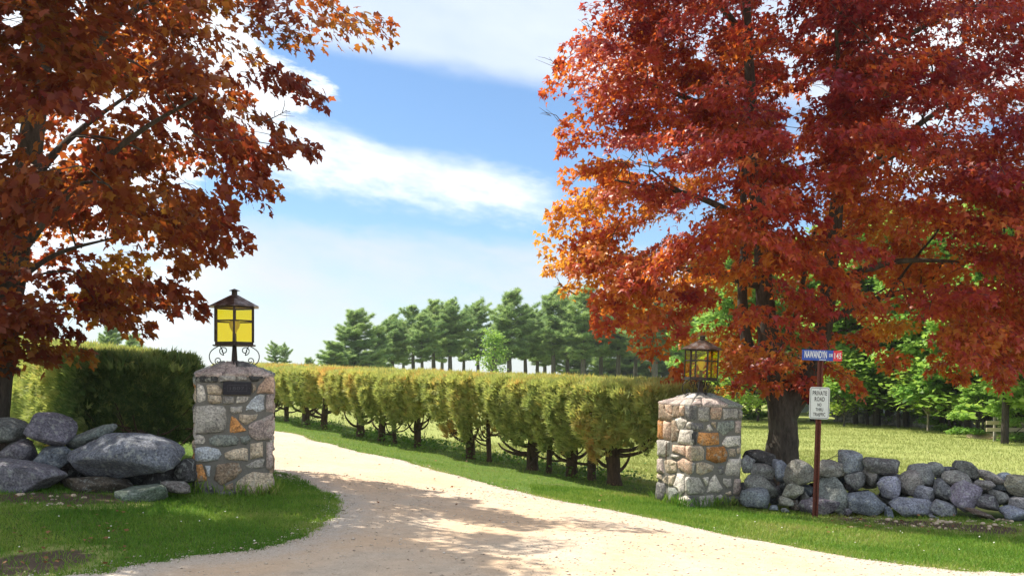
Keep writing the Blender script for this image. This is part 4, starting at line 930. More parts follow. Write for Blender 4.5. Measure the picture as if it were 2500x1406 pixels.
for k in range(26):
    s = rh.uniform(.0, .6); b2 = LP0+LU*s; z0 = Zs(*b2)+rh.uniform(.2, .6); a = rh.uniform(-1, 1)
    N2 = np.array([-LU[1], LU[0]]); e = b2+N2*a*.95-LU*rh.uniform(0, .4)
    link('limb', tubes_mesh('limb', [(catmull([(b2[0], b2[1], z0), (*(b2+(e-b2)*.6), z0+.02), (*e, z0+rh.uniform(.0, .35))], 4), np.linspace(.022, .005, 9))], 5), M_BARKR, lh)

# low weeds under the hedge and round the pillar feet
def weeds(name, pts, label, size):
    N = len(pts); nr = norm(np.c_[rng.normal(0, .6, (N, 2)), np.ones(N)]); R = frames(np.cross(nr, norm(rng.normal(size=(N, 3)))), nr)
    o = link(name, scatter(name, [(0, 0, 0), (.3, .4, .03), (0, 1, -.1), (-.3, .4, .03)], [(0, 1, 2), (0, 2, 3)], np.c_[pts, Z(pts[:, 0], pts[:, 1])+rng.uniform(.02, .22, N)], R, size*rng.uniform(.6, 1.3, N), rng.random(N)), M_WEED); tag(o, label, 'weeds', kind='stuff')
q = rng.uniform(0, 17, 5200); wpt = HT0+q[:, None]*HU-HN2[None]*0+np.sign(HN2 @ HN)*HN2*rng.normal(-.5, .5, (5200, 1)); wpt = wpt[snoise(np.c_[wpt, wpt[:, 0]*0], 1.5, 6) > -.1]
weeds('hedge_weeds', wpt, 'leafy green weeds growing between the hedge trunks', .085)
tf = []
for pil, th in ((pil_l, 18.5), (pil_r, 21.5)):
    for k in range(900):
        sdx = rng.integers(0, 4); t = rng.uniform(-.5, .5); o_ = .47+abs(rng.normal(0, .05)); lx, ly = [(t, -o_), (-o_, t), (o_, t), (t, o_)][sdx]
        if rng.random() > .35+.65*(snoise(np.array([lx*3, ly*3, th]), 2., 1) > 0): continue
        p = pil.matrix_world @ Vector((lx, ly, 0)); tf.append((p.x, p.y))
tf = np.array(tf); grass('pillar_grass', tf, .17, .008, M_GRASS, 'longer unmown grass at the feet of the stone pillars', 'grass', patch(tf)+.12, .28)

# ------------------------------------------------------------------ maples
def project(p): return np.stack([1250+FPX*p[..., 0]/p[..., 1], HORIZ-FPX*(p[..., 2]-EYE)/p[..., 1]], -1)
def maple(name, label, dC, stems, poly, holes, fingers, nfill, depth, seed, leaf=.145, per=115, cx=None, twigs=(), mat=None, small=False, fwd=(), grad=None):
    r = np.random.default_rng(seed)
    root = empty(name, (0, 0, 0)); tag(root, label, 'tree', 'red maples at the gate')
    axes = []
    for k, (pts, r0, r1, nm) in enumerate(stems):
        c = catmull([P(px, py, dC+dd) for px, py, dd in pts], 6); t = np.linspace(0, 1, len(c))
        rr_ = r0*(1-t)+r1*t
        if k == 0: rr_ = rr_*(1+.45*np.exp(-t*14))
        link(nm, tubes_mesh(nm, [(c, rr_)], 16 if k == 0 else 12, .07), M_BARK, root); axes.append(np.c_[c, rr_])
    ax = np.vstack(axes)
    poly = np.array(poly, float); x0, y0 = poly.min(0); x1, y1 = poly.max(0)
    sprays = []
    for px, py, dd, ln in fingers: sprays.append((P(px, py, dC+dd), ln, True))
    for a_, b_, c_, d_, e_, f_, k_ in fwd:
        for _ in range(k_): sprays.append((P(r.uniform(a_, b_), r.uniform(c_, d_), dC+r.uniform(e_, f_)), r.uniform(1.1, 1.6), False))
    hx = (x1-x0)/2; hy = (y1-y0)/2; mx = (x0+x1)/2 if cx is None else cx; my = (y0+y1)/2
    cnt = 0
    while cnt < nfill:
        px, py = r.uniform(x0, x1), r.uniform(y0, y1)
        if not in_poly(np.array([px, py]), poly): continue
        if any(((px-a)/c)**2+((py-b)/d_)**2 < 1 for a, b, c, d_ in holes): continue
        e = max(.0, 1-((px-mx)/(hx*1.05))**2-((py-my)/(hy*1.15))**2)
        u = r.uniform(-1, .72); u = math.copysign(abs(u)**.6, u)
        sprays.append((P(px, py, dC)+np.array([0, u*depth*math.sqrt(e), 0])*1.0, r.uniform(1.0, 1.7), False)); cnt += 1
    LP_, LA, LN, LT, BR = [], [], [], [], []
    ax0 = ax.copy()
    sprays.sort(key=lambda q: np.linalg.norm(ax[:, :3]-q[0], axis=1).min())
    for tip, ln, fing in sprays:
        zr_ = ax[:, 2]; w = np.linalg.norm((ax[:, :3]-tip)*np.array([1, 1, .8]), axis=1)+np.where(zr_ > tip[2]+.1, (zr_-tip[2])*1.2, 0)
        j = int(np.argmin(w+r.uniform(0, .4, len(w)))); a0 = ax[j, :3].copy()
        w0 = np.linalg.norm((ax0[:, :3]-tip)*np.array([1, 1, .45]), axis=1); o0 = ax0[int(np.argmin(w0)), :3]
        out = tip-o0; out[2] = 0; Lh = np.linalg.norm(out)
        out = out/max(Lh, 1e-6) if Lh > .15 else norm(np.r_[r.normal(size=2), 0])
        slope = r.normal(-.18, .16) if tip[2] < 5 else r.normal(.02, .2)
        dr_ = norm(out+np.array([0, 0, slope])+np.r_[r.normal(0, .22, 2), 0]*(0 if fing else 1))
        ln = min(ln, max(.85, Lh*.95)); st_ = tip-dr_*ln; Lh = np.linalg.norm(st_-a0)
        side = norm(np.cross(dr_, [0, 0, 1.])); upv = np.cross(side, dr_)
        n = int(per*ln/1.35*r.uniform(.75, 1.2))
        t = r.random(n)**.75; w_ = (.16+.52*np.sin(np.clip((1-t)*2.2, 0, 2.2)))*ln*.62*r.uniform(.8, 1.15)
        lat = w_*r.uniform(-1, 1, n); sag = -.10*(lat/np.maximum(w_, .05))**2*ln*.5-.16*t*t*ln
        p = st_+dr_*(t*ln)[:, None]+side*lat[:, None]+np.array([0, 0, 1.])*(sag+r.normal(0, .062, n))[:, None]
        LP_.append(p)
        la = norm(dr_*.55+side*(lat/np.maximum(w_, .05))[:, None]*.7+np.array([0, 0, -.55])+r.normal(0, .38, (n, 3)))
        LA.append(la); LN.append(norm(np.array([0, 0, .75])+dr_*.55+r.normal(0, .42, (n, 3))))
        LT.append(np.clip(r.normal(.42+.18*r.normal()+(grad(project(tip)) if grad else 0), .17, n), 0, 1))
        mid = (a0+st_)/2+np.array([0, 0, .06*Lh])+r.normal(0, .05, 3)
        rj = min(ax[j, 3]*.55, .010+.012*Lh); ax = np.vstack([ax, [*(st_+dr_*ln*.1), rj*.6], [*(st_+dr_*ln*.45), rj*.45]])
        BR.append((catmull([a0, mid, st_, st_+dr_*ln*.5+[0, 0, -.03*ln], tip-[0, 0, .12*ln]], 3), None, rj))
    p = np.vstack(LP_); pr = project(p)
    keep = np.ones(len(p), bool)
    for a, b, c, d_ in holes: keep &= ((pr[:, 0]-a)/(c*.86))**2+((pr[:, 1]-b)/(d_*.86))**2 > 1
    la, lnn, tt = np.vstack(LA)[keep], np.vstack(LN)[keep], np.concatenate(LT)[keep]; p = p[keep]
    LV_, LF_ = ([(0, 0, 0), (.52, .30, -.10), (.19, .44, .02), (0, 1, -.14), (-.19, .44, .02), (-.52, .30, -.06)], [(0, 1, 2), (0, 2, 4), (2, 3, 4), (0, 4, 5)]) if small else (LEAF_V, LEAF_F)
    me = scatter('leaves', LV_, LF_, p, frames(la, lnn), leaf*r.uniform(.62, 1.15, len(p)), tt)
    link('crown', me, mat or M_MAPLE, root)
    bo = link('branches', tubes_mesh('branches', [(c, np.linspace(r0, .005, len(c))) for c, _, r0 in BR], 6, .1), M_BARK, root)
    bo['kind'] = 'stuff'
    tw = []
    for px, py, dd, dx, dy in twigs:     # bare dead twigs past the leaves
        a = P(px, py, dC+dd); b = P(px+dx, py+dy, dC+dd+r.normal(0, .2)); m = (a+b)/2+r.normal(0, .03, 3)
        tw.append((np.array([a, m, b]), [.011, .007, .003]))
        for q in range(6):
            t = r.uniform(.25, .95); s = a+(b-a)*t; e = s+(b-a)*r.uniform(.15, .35)+r.normal(0, .09, 3); tw.append((np.array([s, (s+e)/2+r.normal(0, .015, 3), e]), [.005, .004, .002]))
    if tw: link('dead_twigs', tubes_mesh('dead_twigs', tw, 4), M_BARKG, root)['kind'] = 'stuff'
    print(name, 'leaves', len(p)); return root

# maple by the shaded pillar (trunk near the left edge of the view, half its crown lies outside)
maple('maple_tree', 'dark red maple rising behind the big boulders beside the plaque pillar', 11.7,
  [([(-45, 1150, 0), (-25, 980, 0), (5, 800, 0), (45, 560, 0), (85, 280, 0), (115, 40, 0), (140, -250, 0), (150, -560, 0)], .26, .05, 'trunk'),
   ([(30, 640, 0), (160, 480, -.3), (330, 330, -.6), (480, 240, -.8)], .07, .015, 'limb'), ([(85, 280, 0), (220, 120, .2), (420, -40, .3), (640, -150, .2)], .08, .015, 'limb'),
   ([(60, 460, 0), (180, 330, .8), (360, 200, 1.4)], .07, .015, 'limb'), ([(40, 600, 0), (-160, 450, .3), (-400, 330, .3)], .08, .02, 'limb'), ([(95, 200, 0), (-80, 30, -.6), (-300, -120, -1)], .08, .02, 'limb'),
   ([(120, 0, 0), (320, -180, -.5), (480, -360, -.6)], .06, .015, 'limb'), ([(20, 700, 0), (140, 620, .4), (280, 580, .7)], .05, .012, 'limb'), ([(10, 770, 0), (-180, 700, 0), (-380, 640, .2)], .06, .015, 'limb'), ([(110, 60, 0), (120, -120, -1.2), (130, -250, -2.6)], .08, .02, 'limb')],
  [(-700, 300), (-640, -60), (-420, -360), (-60, -520), (240, -480), (430, -340), (560, -190), (650, -20), (680, 50), (600, 80), (690, 180), (620, 250), (670, 320), (540, 350), (560, 410), (470, 430), (500, 520), (410, 540), (300, 550), (260, 620), (280, 690), (220, 750), (160, 820), (20, 850), (-180, 820), (-450, 730), (-640, 580)],
  [(470, 440, 60, 22), (640, 330, 22, 35), (385, 640, 45, 20), (35, 40, 38, 26), (230, 505, 26, 18), (420, 300, 20, 28), (520, 165, 16, 12), (120, 160, 26, 16), (300, 250, 24, 14), (180, 700, 30, 16), (90, 610, 18, 24), (340, 440, 26, 12), (560, 270, 22, 12)],
  [(960, 22, 0, 1.5), (845, 12, .3, 1.2), (755, 72, 0, 1.3), (797, 222, 0, 1.4), (745, 190, .4, 1.2), (782, 352, 0, 1.4), (700, 335, -.3, 1.2), (652, 466, 0, 1.3), (606, 574, 0, 1.1), (552, 604, .2, 1.2), (470, 632, 0, 1.0), (498, 738, 0, 1.4), (440, 690, -.2, 1.0), (372, 788, 0, 1.2), (300, 760, .3, 1.2), (230, 845, 0, 1.2), (120, 850, -.3, 1.1), (40, 880, 0, 1.1), (640, 400, .2, 1.3), (560, 500, -.2, 1.2), (420, 560, 0, 1.3), (690, 290, .2, 1.2), (350, 700, 0, 1.3), (420, 730, .3, 1.2), (200, 790, 0, 1.2), (100, 800, .5, 1.3)],
  330, 4.4, 31, .126, 190, 40, [(830, 20, 0, 90, 62), (680, 120, 0, 40, -28), (640, 300, 0, 60, -30)], M_MAPLE2, False, [(-150, 400, -430, -130, -3.7, -1.0, 105)])  # last list: unseen overhead sprays added to cast shade on the drive

maple('maple_tree', 'broad sunlit red maple with forked trunk behind the boulder wall and signpost', 15.6,
  [([(1905, 1190, 0), (1908, 1110, 0), (1912, 1040, 0), (1900, 960, 0), (1882, 880, 0), (1868, 740, 0), (1858, 580, 0), (1840, 330, 0), (1825, 80, 0), (1815, -250, 0)], .30, .05, 'trunk'),
   ([(1905, 1010, 0), (1860, 910, .1), (1822, 830, .2), (1812, 700, .2), (1818, 560, .2), (1800, 330, .4), (1740, 60, .5)], .14, .03, 'limb'),
   ([(1915, 1020, 0), (1965, 930, -.1), (2005, 830, -.1), (2025, 680, -.1), (2045, 480, -.1), (2070, 230, 0), (2085, 20, 0), (2110, -240, 0)], .21, .04, 'limb'),
   ([(1880, 860, 0), (1935, 800, -.2), (1960, 690, -.4), (1990, 560, -.7)], .08, .02, 'limb'),
   ([(1840, 330, 0), (1700, 250, -.5), (1520, 180, -.8)], .08, .015, 'limb'), ([(1858, 560, 0), (1700, 480, -.5), (1500, 440, -.6)], .08, .015, 'limb'), ([(1865, 700, 0), (1700, 660, -.4), (1480, 640, -.5)], .08, .015, 'limb'),
   ([(2045, 470, 0), (2180, 380, -.8), (2330, 320, -1.2)], .08, .015, 'limb'), ([(2020, 700, 0), (2180, 640, -.4), (2380, 640, -.6)], .09, .015, 'limb'), ([(2010, 790, 0), (2140, 730, .4), (2300, 700, .6), (2440, 740, .6)], .08, .015, 'limb'),
   ([(2070, 220, 0), (2230, 80, -.6), (2420, 0, -.8)], .08, .015, 'limb'), ([(1825, 100, 0), (1700, -60, -.3), (1580, -160, -.4)], .07, .015, 'limb'), ([(2045, 480, 0), (2250, 300, 1.6), (2420, 200, 2.4)], .09, .02, 'limb'), ([(1850, 450, 0), (1760, 330, 1.6), (1650, 230, 2.6)], .08, .02, 'limb'),
   ([(2060, 330, 0), (2050, 200, -1.6), (2040, 60, -2.6)], .07, .02, 'limb'), ([(1860, 620, 0), (1850, 540, -1.6), (1830, 470, -2.6)], .07, .02, 'limb')],
  [(1560, -420), (1480, -120), (1470, 30), (1425, 110), (1365, 195), (1400, 270), (1385, 345), (1450, 400), (1380, 500), (1420, 560), (1370, 635), (1430, 700), (1480, 780), (1570, 790), (1640, 840), (1650, 930), (1760, 950), (1800, 880), (1960, 870), (2020, 800), (2090, 740), (2150, 800), (2200, 870), (2500, 905), (2750, 850), (2900, 600), (2950, 300), (2850, -50), (2650, -400), (2250, -640), (1850, -620)],
  [(2003, 213, 34, 24), (1690, 235, 46, 9), (2270, 165, 18, 12), (1780, 640, 14, 26), (1846, 620, 12, 36), (1580, 410, 62, 15), (1430, 445, 40, 12), (2460, 560, 26, 18), (2120, 690, 30, 26), (2060, 790, 50, 30)],
  [(1322, 203, 0, 1.3), (1365, 140, .3, 1.2), (1430, 100, 0, 1.2), (1475, 30, 0, 1.2), (1360, 300, .2, 1.2), (1368, 345, 0, 1.2), (1420, 400, -.2, 1.1), (1338, 508, 0, 1.5), (1352, 545, .3, 1.3), (1395, 580, -.2, 1.1), (1326, 638, 0, 1.5), (1372, 690, .2, 1.3), (1430, 640, -.4, 1.4), (1475, 795, 0, 1.0), (1540, 770, .3, 1.2), (1455, 730, -.2, 1.2), (1582, 852, 0, 1.3), (1650, 900, .2, 1.0), (1625, 945, .1, .9), (1690, 950, .2, 1.0), (1560, 700, -.4, 1.3), (1640, 760, -.6, 1.2),
   (2090, 790, -.3, 1.1), (2180, 880, -.3, 1.3), (2130, 830, -.1, 1.2), (2260, 890, -.4, 1.2), (2350, 910, 0, 1.2), (2450, 925, .2, 1.2), (1800, 930, -.2, .8), (1880, 940, -.5, .8), (1960, 930, -.6, .9), (2060, 900, -.4, .9), (2110, 940, -.2, .8), (1990, 960, -.4, .7), (1850, 890, -.7, 1), (1930, 870, -.8, 1)],
  830, 4.2, 47, .120, 235, 2010, [(1400, 210, 0, -60, -70), (1380, 310, 0, -48, -36), (1460, 400, 0, -56, 34), (1600, 410, 0, -90, -20), (1405, 720, 0, -44, -30), (1480, 90, 0, -55, -30)], None, True, [(1480, 1880, -120, 330, -2.2, .8, 70), (1900, 2110, -160, 420, -3.0, -1.2, 30), (1880, 2100, 380, 640, -2.6, -1.0, 18)], lambda q: .14*np.clip((1750-q[0])/350, -.3, 1)+.24*np.clip((q[1]-330)/350, -1, 1))

# ------------------------------------------------------------------ pines behind the hedge
TUF_V = []; TUF_F = []
for k in range(7):
    a = 2*math.pi*k/7; e = .25+.3*(k % 2); d = np.array([math.cos(a)*math.cos(e), math.sin(a)*math.cos(e), math.sin(e)]); s = np.array([-math.sin(a), math.cos(a), .2])*.16
    TUF_V += [tuple(-s*.5), tuple(s*.5), tuple(d)]; TUF_F.append((3*k, 3*k+1, 3*k+2))
def pine_meshes(seed, H, base, wid, dens=1.0, lop=.25):
    r = np.random.default_rng(seed); pos = []; br = []; z = base*H
    lopd = r.normal(0, 1, 2); lopd /= np.linalg.norm(lopd)
    while z < H*.985:
        f = (z-base*H)/(H*(1-base)); L = wid*(.62+.5*math.sin(f*2.6))*(1-f**2.2)**.75*r.uniform(.7, 1.2)+.3
        nb_ = r.integers(4, 7); a0 = r.uniform(0, 6.28)
        for k in range(nb_):
            a = a0+2*np.pi*k/nb_+r.normal(0, .25); d = np.array([math.cos(a), math.sin(a)]); Lk = L*r.uniform(.55, 1.15)*(1+lop*(d @ lopd))
            if r.random() < .2: Lk *= .4
            z_ = z; z = z+r.normal(0, .16)
            rise = r.uniform(.0, .5)+.8*f**3
            e = np.array([d[0]*Lk, d[1]*Lk, z+Lk*rise]); m = np.array([d[0]*Lk*.5, d[1]*Lk*.5, z+Lk*rise*.28])
            br.append((np.array([[0, 0, z], m, e]), [.05*(1-f)+.02, .03, .012]))
            n = int((9+Lk*20)*dens); t = r.uniform(.28, 1.02, n); w = .30*Lk*np.sin(np.clip((1.08-t)*2.4, 0, np.pi))+.08
            c = np.outer(t, e-[0, 0, z])+[0, 0, z]; c[:, 2] = z+Lk*rise*(t**1.6)
            sd_ = np.array([-d[1], d[0], 0]); c = c+sd_*(r.uniform(-1, 1, n)*w)[:, None]; c[:, 2] += r.normal(.06, .09, n)
            pos.append(c); z = z_
        z += r.uniform(.32, .62)*(H/12)
    p = np.vstack(pos); N = len(p)
    nr = norm(np.c_[r.normal(0, .9, (N, 2)), np.ones(N)]); R = frames(norm(np.cross(nr, r.normal(size=(N, 3)))), nr)
    tn = np.clip(.48+.2*snoise(p, 1.2, seed)+r.normal(0, .16, N), 0, 1)
    fo = scatter('needles', TUF_V, TUF_F, p, R, r.uniform(.24, .46, N), tn); fo.materials.append(M_PINE)
    tk = tubes_mesh('trunk', [(np.array([[0, 0, -.6], [.05, 0, H*.3], [-.05, .04, H*.65], [0, 0, H*.98]]), [.26, .22, .13, .02])]+br, 7); tk.materials.append(M_BARKG)
    return fo, tk, H
PV = [pine_meshes(1, 12.5, .44, 2.0, 1.7), pine_meshes(2, 13, .52, 1.8, 1.7), pine_meshes(3, 12, .40, 2.3, 1.7), pine_meshes(4, 12, .06, 2.6, 1.9), pine_meshes(6, 13, .44, 2.1, 1.7, .5)]
def pine(px, py, d, v, label, grp, sx=1.0):
    fo, tk, H = PV[v]; x = (px-1250)/FPX*d; z0 = Zs(x, d); Ht = EYE+(HORIZ-py)/FPX*d-z0
    root = empty('pine_tree', (x, d, z0), rng.uniform(0, 6.28)); k = Ht/H; root.scale = (k*sx*1.34, k*sx*1.34, k)
    link('foliage', fo, None, root); link('trunk', tk, None, root); tag(root, label, 'tree', grp); return root
GP = 'pines standing in a row beyond the hedge'
for px, py, d, v, sx, lab in [
  (866, 762, 96, 3, 1.15, 'dense dark pine branched to the ground at the open end of the row'), (818, 838, 92, 3, 1.5, 'lowest bushy pine at the open end of the row'),
  (925, 805, 104, 3, 1.0, 'bushy mid-height pine next to the dense dark pine')]: pine(px, py, d, v, lab, GP, sx)
for q, (px, py, d, v, sx) in enumerate([(958, 772, 108, 0, 1.0), (1008, 752, 110, 1, 1.0), (1030, 768, 104, 0, .9), (1058, 738, 112, 1, 1.05), (1098, 736, 108, 0, 1.0), (1132, 764, 118, 4, .9), (1166, 742, 114, 4, .85),
   (1243, 720, 106, 2, 1.0), (1282, 752, 112, 0, .95), (1312, 766, 118, 4, 1.0), (1350, 716, 108, 4, 1.0), (1385, 748, 114, 0, 1.0), (1424, 712, 104, 2, 1.05), (1468, 738, 110, 4, 1.0), (1510, 728, 106, 0, 1.1), (1552, 744, 112, 1, 1.0), (1598, 706, 100, 2, 1.15), (1650, 738, 108, 4, 1.05), (1700, 722, 104, 0, 1.1), (1745, 730, 110, 2, 1.0)]):
    pine(px, py, d, v, f'tall bare-trunked white pine, {ORD[q]} in the row from the dense dark pine', GP, sx)
for q, (px, py, d, v, sx) in enumerate([(985, 790, 128, 4, 1), (1080, 775, 130, 0, 1), (1210, 790, 132, 4, .9), (1330, 772, 130, 2, 1), (1410, 770, 128, 3, 1), (1490, 775, 126, 3, 1), (1540, 790, 124, 3, 1.2), (1620, 790, 126, 3, 1.1), (1690, 800, 120, 3, 1.2)]):
    pine(px, py, d, v, f'shorter pine behind the front row, {ORD[q]} from the dense dark pine', 'pines of the second row', sx)
for px, py, d, v, sx, lab in [(268, 788, 80, 3, .72, 'small lone spruce rising above the left-hand clipped hedge'), (322, 822, 84, 3, .9, 'low rounded conifer beside the small lone spruce'), (672, 842, 120, 4, .8, 'small far pine just beside the plaque pillar, above the hedge'), (694, 846, 124, 4, .7, 'thin far pine right of the small one by the plaque pillar'), (752, 876, 120, 3, 1.0, 'tiny far conifer peeping over the hedge near the dense dark pine')]:
    pine(px, py, d, v, lab, 'far conifers above the hedges', sx)

# ------------------------------------------------------------------ broadleaf trees on the field edge
def leafy(seed, H, base, wid, n=9000, lsz=.26, trunk_r=.17):
    r = np.random.default_rng(seed); cl = []
    nb_ = 46
    for k in range(nb_):
        f = r.random()**.85; z = H*(base+(1-base)*f*.95); rad = wid*(.35+.65*math.sin(min(1, .25+f*.95)*math.pi*.92))
        a = r.uniform(0, 6.28); q = rad*math.sqrt(r.uniform(.12, 1)); cl.append((q*math.cos(a), q*math.sin(a), z, r.uniform(.45, .95)))
    cl = np.array(cl); ci = r.integers(0, nb_, n); d = norm(r.normal(size=(n, 3)))*(r.random((n, 1))**.45)
    p = cl[ci, :3]+d*cl[ci, 3:4]*np.array([1.25, 1.25, .55])
    nr = norm(np.c_[r.normal(0, .6, (n, 2)), np.ones(n)]); R = frames(norm(np.cross(nr, r.normal(size=(n, 3)))), nr)
    tn = np.clip(.42+.22*np.sin(ci*2.1)+r.normal(0, .16, n), 0, 1)
    fo = scatter('leaves', [(0, 0, 0), (.36, .45, .05), (0, 1, -.08), (-.36, .45, .05)], [(0, 1, 2), (0, 2, 3)], p, R, lsz*r.uniform(.6, 1.3, n), tn); fo.materials.append(M_GREEN)
    items = [(catmull([(0, 0, -.4), (.05, .02, H*.3), (-.08, .05, H*.6), (0, 0, H*.92)], 4), np.linspace(trunk_r, .03, 13))]
    for k in range(0, nb_, 2):
        c = cl[k, :3]; z0 = max(H*.16, c[2]*.62); items.append((np.array([[0, 0, z0], c*[.5, .5, 1]-[0, 0, (c[2]-z0)*.45], c]), [.06, .035, .012]))
    tk = tubes_mesh('trunk', items, 7, .1); return fo, tk, H
LV = [leafy(1, 10, .15, 2.9, 13000), leafy(2, 11, .20, 2.6, 13000), leafy(3, 9, .12, 3.2, 14000), leafy(5, 5, .22, 1.25, 2200, .20, .06)]
def broad(x, y, v, H, label, grp, bark=None, sx=1.0, mat=None):
    fo, tk, H0 = LV[v]; root = empty('leafy_tree', (x, y, Zs(x, y)), rng.uniform(0, 6.28)); k = H/H0; root.scale = (k*sx, k*sx, k)
    o = link('crown', fo, None, root); t = link('trunk', tk, None, root)
    if not tk.materials: tk.materials.append(M_BARKG)
    for ob, mm in ((o, mat), (t, bark)):
        if mm is not None:
            ob.material_slots[0].link = 'OBJECT'; ob.material_slots[0].material = mm
    tag(root, label, 'tree', grp); return root
GB = 'broadleaf trees along the field edge'
M_BARKD = bark_mat('dark_bark', (.028, .024, .02), (.07, .06, .05))
def gx(px, d): return (px-1250)/FPX*d
for q, (px, d, v, H) in enumerate([(1798, 47, 0, 9.5), (1850, 50, 2, 10), (1985, 47, 1, 10), (2052, 46, 0, 10.5), (2088, 43.5, 1, 9), (2140, 42, 0, 10.5), (2168, 44, 2, 9), (2212, 41, 1, 10), (2300, 38.5, 1, 10), (2362, 36.5, 0, 9.5), (2415, 37, 2, 9), (2560, 31, 0, 9), (2640, 29, 2, 9)]):
    broad(gx(px, d), d, v, H, f'dark-trunked green tree on the field edge, {ORD[q]} from the sunlit pillar', GB, M_BARKD)
for q, (px, d, v, H) in enumerate([(1770, 60, 2, 11), (1830, 66, 0, 12), (1900, 62, 1, 12), (2010, 60, 2, 12), (2090, 62, 0, 13), (2170, 58, 2, 12), (2250, 57, 1, 13), (2330, 52, 0, 12), (2400, 50, 2, 12), (2480, 47, 1, 12), (2560, 45, 2, 11), (2660, 42, 0, 11)]):
    broad(gx(px, d), d, v, H, f'taller green tree in the wood behind the field edge, {ORD[q]} from the sunlit pillar', 'broadleaf trees of the wood behind', M_BARKD)
M_LIME = leaf_mat('lime_leaf', [(0, (.12, .22, .03)), (.5, (.21, .32, .05)), (1, (.34, .42, .09))], [(0, (.2, .38, .03)), (1, (.42, .55, .08))], .45, .25)
M_FRESH = leaf_mat('fresh_leaf', [(0, (.09, .20, .035)), (.5, (.19, .33, .06)), (1, (.34, .46, .11))], [(0, (.2, .40, .05)), (1, (.48, .66, .12))], .5, .25)
broad(gx(2265, 38), 38, 3, 4.6, 'slender pale-stemmed sapling with bright yellow-green leaves at the field edge', GB, M_BARKL, 1.0, M_LIME)
broad(gx(2452, 29.5), 29.5, 1, 8.5, 'thick-trunked tree standing in front of the board fence', GB, M_BARKD)
broad(gx(1800, 40), 40, 3, 4.3, 'bright yellow-green small tree showing just behind the sunlit pillar', GB, M_BARKG, 1.2, M_LIME)
broad(gx(1204, 98), 98, 3, 8.0, 'lime-green leafy tree standing out among the dark pines', 'trees beyond the hedge', M_BARKG, .8, M_FRESH)
broad(gx(722, 112), 112, 2, 3.6, 'pale green far tree just above the hedge by the plaque pillar', 'far trees above the hedge', M_BARKG, 1.0, M_LIME)
broad(gx(2060, 41), 41, 3, 3.4, 'young bright tree low beside the signpost at the field edge', GB, M_BARKG, 1.2, M_LIME)
for k, (px, d, H, lab) in enumerate([(1990, 45, 5.2, 'light green young tree right behind the forked maple trunk'), (2118, 43, 4.6, 'light green young tree in front of the pale building'), (2195, 40.5, 5.4, 'light green young tree between the pale building and the sapling'), (2320, 37.5, 4.8, 'light green young tree right of the pale-stemmed sapling'), (2385, 35.5, 5.2, 'light green young tree behind the sand heap'), (2510, 31.5, 4.8, 'light green young tree at the far end of the board fence'), (1850, 45, 4.6, 'light green young tree beside the forked maple trunk'), (2150, 47, 6.5, 'taller light green young tree behind the far stone wall'), (2260, 44, 6.5, 'taller light green young tree behind the sapling'), (2430, 38, 6.5, 'taller light green young tree behind the board fence')]):
    broad(gx(px, d), d, 3, H, lab, GB, M_BARKD, 1.45, M_FRESH)
for k, (px, d, s) in enumerate([(2330, 38, 1.5), (2400, 33, 1.3), (2480, 31, 1.2), (2180, 44, 1.6), (2110, 46, 1.6), (2240, 42, 1.4), (1830, 48, 1.8)]):
    fo, tk, H0 = LV[2]; root = empty('bush', (gx(px, d), d, Zs(gx(px, d), d)-.3), k*1.3); root.scale = (s*.28, s*.28, s*.2)
    link('crown', fo, None, root); link('trunk', tk, None, root); tag(root, ['low green bush under the trees left of the board fence', 'low bush by the sand heap at the field edge', 'low bush behind the board fence', 'low bush before the pale building, between dark trunks', 'low bush against the far stone wall near the signpost', 'low bush by the pale-stemmed sapling', 'low bush at the field edge just behind the sunlit pillar'][k], 'bush', 'bushes along the field edge')

# far rubble wall along the field edge
fw = empty('far_stone_wall', (0, 0, 0)); tag(fw, 'low tumbled grey stone wall at the far edge of the field', 'wall')
Vs, Fs, off = [], [], 0
for k in range(260):
    t = rng.random(); px = 2040+t*330; d = np.interp(px, [2040, 2370], [46.5, 37.8])+rng.normal(0, .25); x = gx(px, d); h = abs(rng.normal(0, .20))
    v = ICO_V2*np.array([.22, .2, .15])*rng.uniform(.6, 1.4)*(1+.15*rng.normal(size=(len(ICO_V2), 1)))+np.array([x, d, Zs(x, d)+h]); Vs.append(v); Fs.append(ICO_F2+off); off += len(v)
o = link('stones', raw_mesh('stones', np.vstack(Vs), np.vstack(Fs)), M_BOULDER, fw); o.color = (.26, .26, .24, 1); o['kind'] = 'stuff'

# board fence by the thick trunk
M_BOARD = plain('pale_board', (.60, .53, .38), .7, 0, .12, 14); M_FPOST = plain('grey_post', (.30, .29, .26), .85, 0, .2, 14)
bf = empty('board_fence', (gx(2428, 31), 31, Zs(gx(2428, 31), 31))); tag(bf, 'pale two-board fence behind the thick-trunked tree', 'fence')
for x in (0, 1.02, 2.3, 3.6): box('post', (x, 0, .35), (.07, .07, 1.0), M_FPOST, bf)
for z in (.66, .42): box('rail', (1.68, -.055, z), (4.0, .03, .13), M_BOARD, bf)
# sand heap
sx_, sy_ = gx(2400, 32.5), 32.5
me = boulder_mesh(.62, .5, .22, 0, r8, True, False, 3, .2); o = link('sand_heap', me, plain('sand', (.48, .36, .25), .95, 0, .2, 20, .3)); o.location = (sx_, sy_, Zs(sx_, sy_)+.04); tag(o, 'small heap of pale sand at the field edge', 'sand heap')
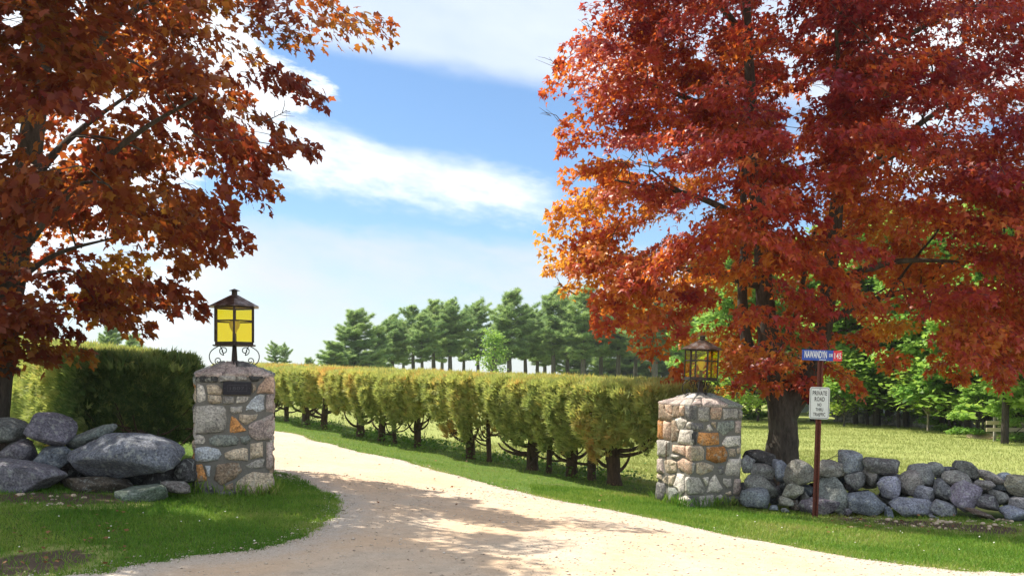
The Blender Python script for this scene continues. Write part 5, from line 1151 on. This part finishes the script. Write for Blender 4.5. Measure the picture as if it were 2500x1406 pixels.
# pale building glimpsed through the trunks
bx_, by_ = gx(2100, 66), 66.0; bz_ = Zs(bx_, by_)
bd = empty('shed', (bx_, by_, bz_), math.radians(-14)); tag(bd, 'long pale blue-grey building glimpsed between the tree trunks', 'building')
M_SID = plain('grey_siding', (.36, .40, .45), .7, 0, .08, 3); M_SHG = plain('roof_shingle', (.12, .12, .13), .9, 0, .2, 10)
box('wall', (0, 0, 1.1), (8.5, 4, 3.0), M_SID, bd)
bm = bmesh.new(); vs = [bm.verts.new(p) for p in ((-4.6, -2.4, 2.602), (4.6, -2.4, 2.602), (4.6, 0, 4.0), (-4.6, 0, 4.0), (-4.6, 2.4, 2.602), (4.6, 2.4, 2.602))]
for f in ((0, 1, 2, 3), (3, 2, 5, 4), (0, 3, 4), (1, 5, 2), (0, 4, 5, 1)): bm.faces.new([vs[i] for i in f])
link('roof', bake(bm, 'roof'), M_SHG, bd)
# twig standing in the boulder wall
a = P(2020, 1122, 12.9)
o = link('twig', tubes_mesh('twig', [(np.array([a, P(2040, 1112, 12.9), P(2050, 1100, 12.92), P(2061, 1093, 12.95)]), [.006, .005, .004, .003]), (np.array([P(2040, 1112, 12.9), P(2050, 1115, 12.88), P(2058, 1115, 12.88)]), [.005, .004, .003])], 5), M_BARKG); tag(o, 'thin forked twig sticking up from the boulder wall by the signpost', 'twig')
print('tris', sum(len(m.polygons) for m in bpy.data.meshes))
# ------------------------------------------------------------------ thin summer air
hz = box('haze', (0, 1750, 8.5), (3100, 3800, 29), None); tag(hz, 'thin pale summer haze filling the air over the whole place', 'haze', kind='stuff')
hm = bpy.data.materials.new('haze'); hm.use_nodes = True; ht = hm.node_tree; ht.nodes.remove(ht.nodes['Principled BSDF'])
pv = ht.nodes.new('ShaderNodeVolumePrincipled'); pv.inputs['Color'].default_value = (.86, .93, 1, 1); pv.inputs['Density'].default_value = .0003; pv.inputs['Anisotropy'].default_value = .3
ht.links.new(pv.outputs[0], ht.nodes['Material Output'].inputs['Volume']); hz.data.materials.append(hm)
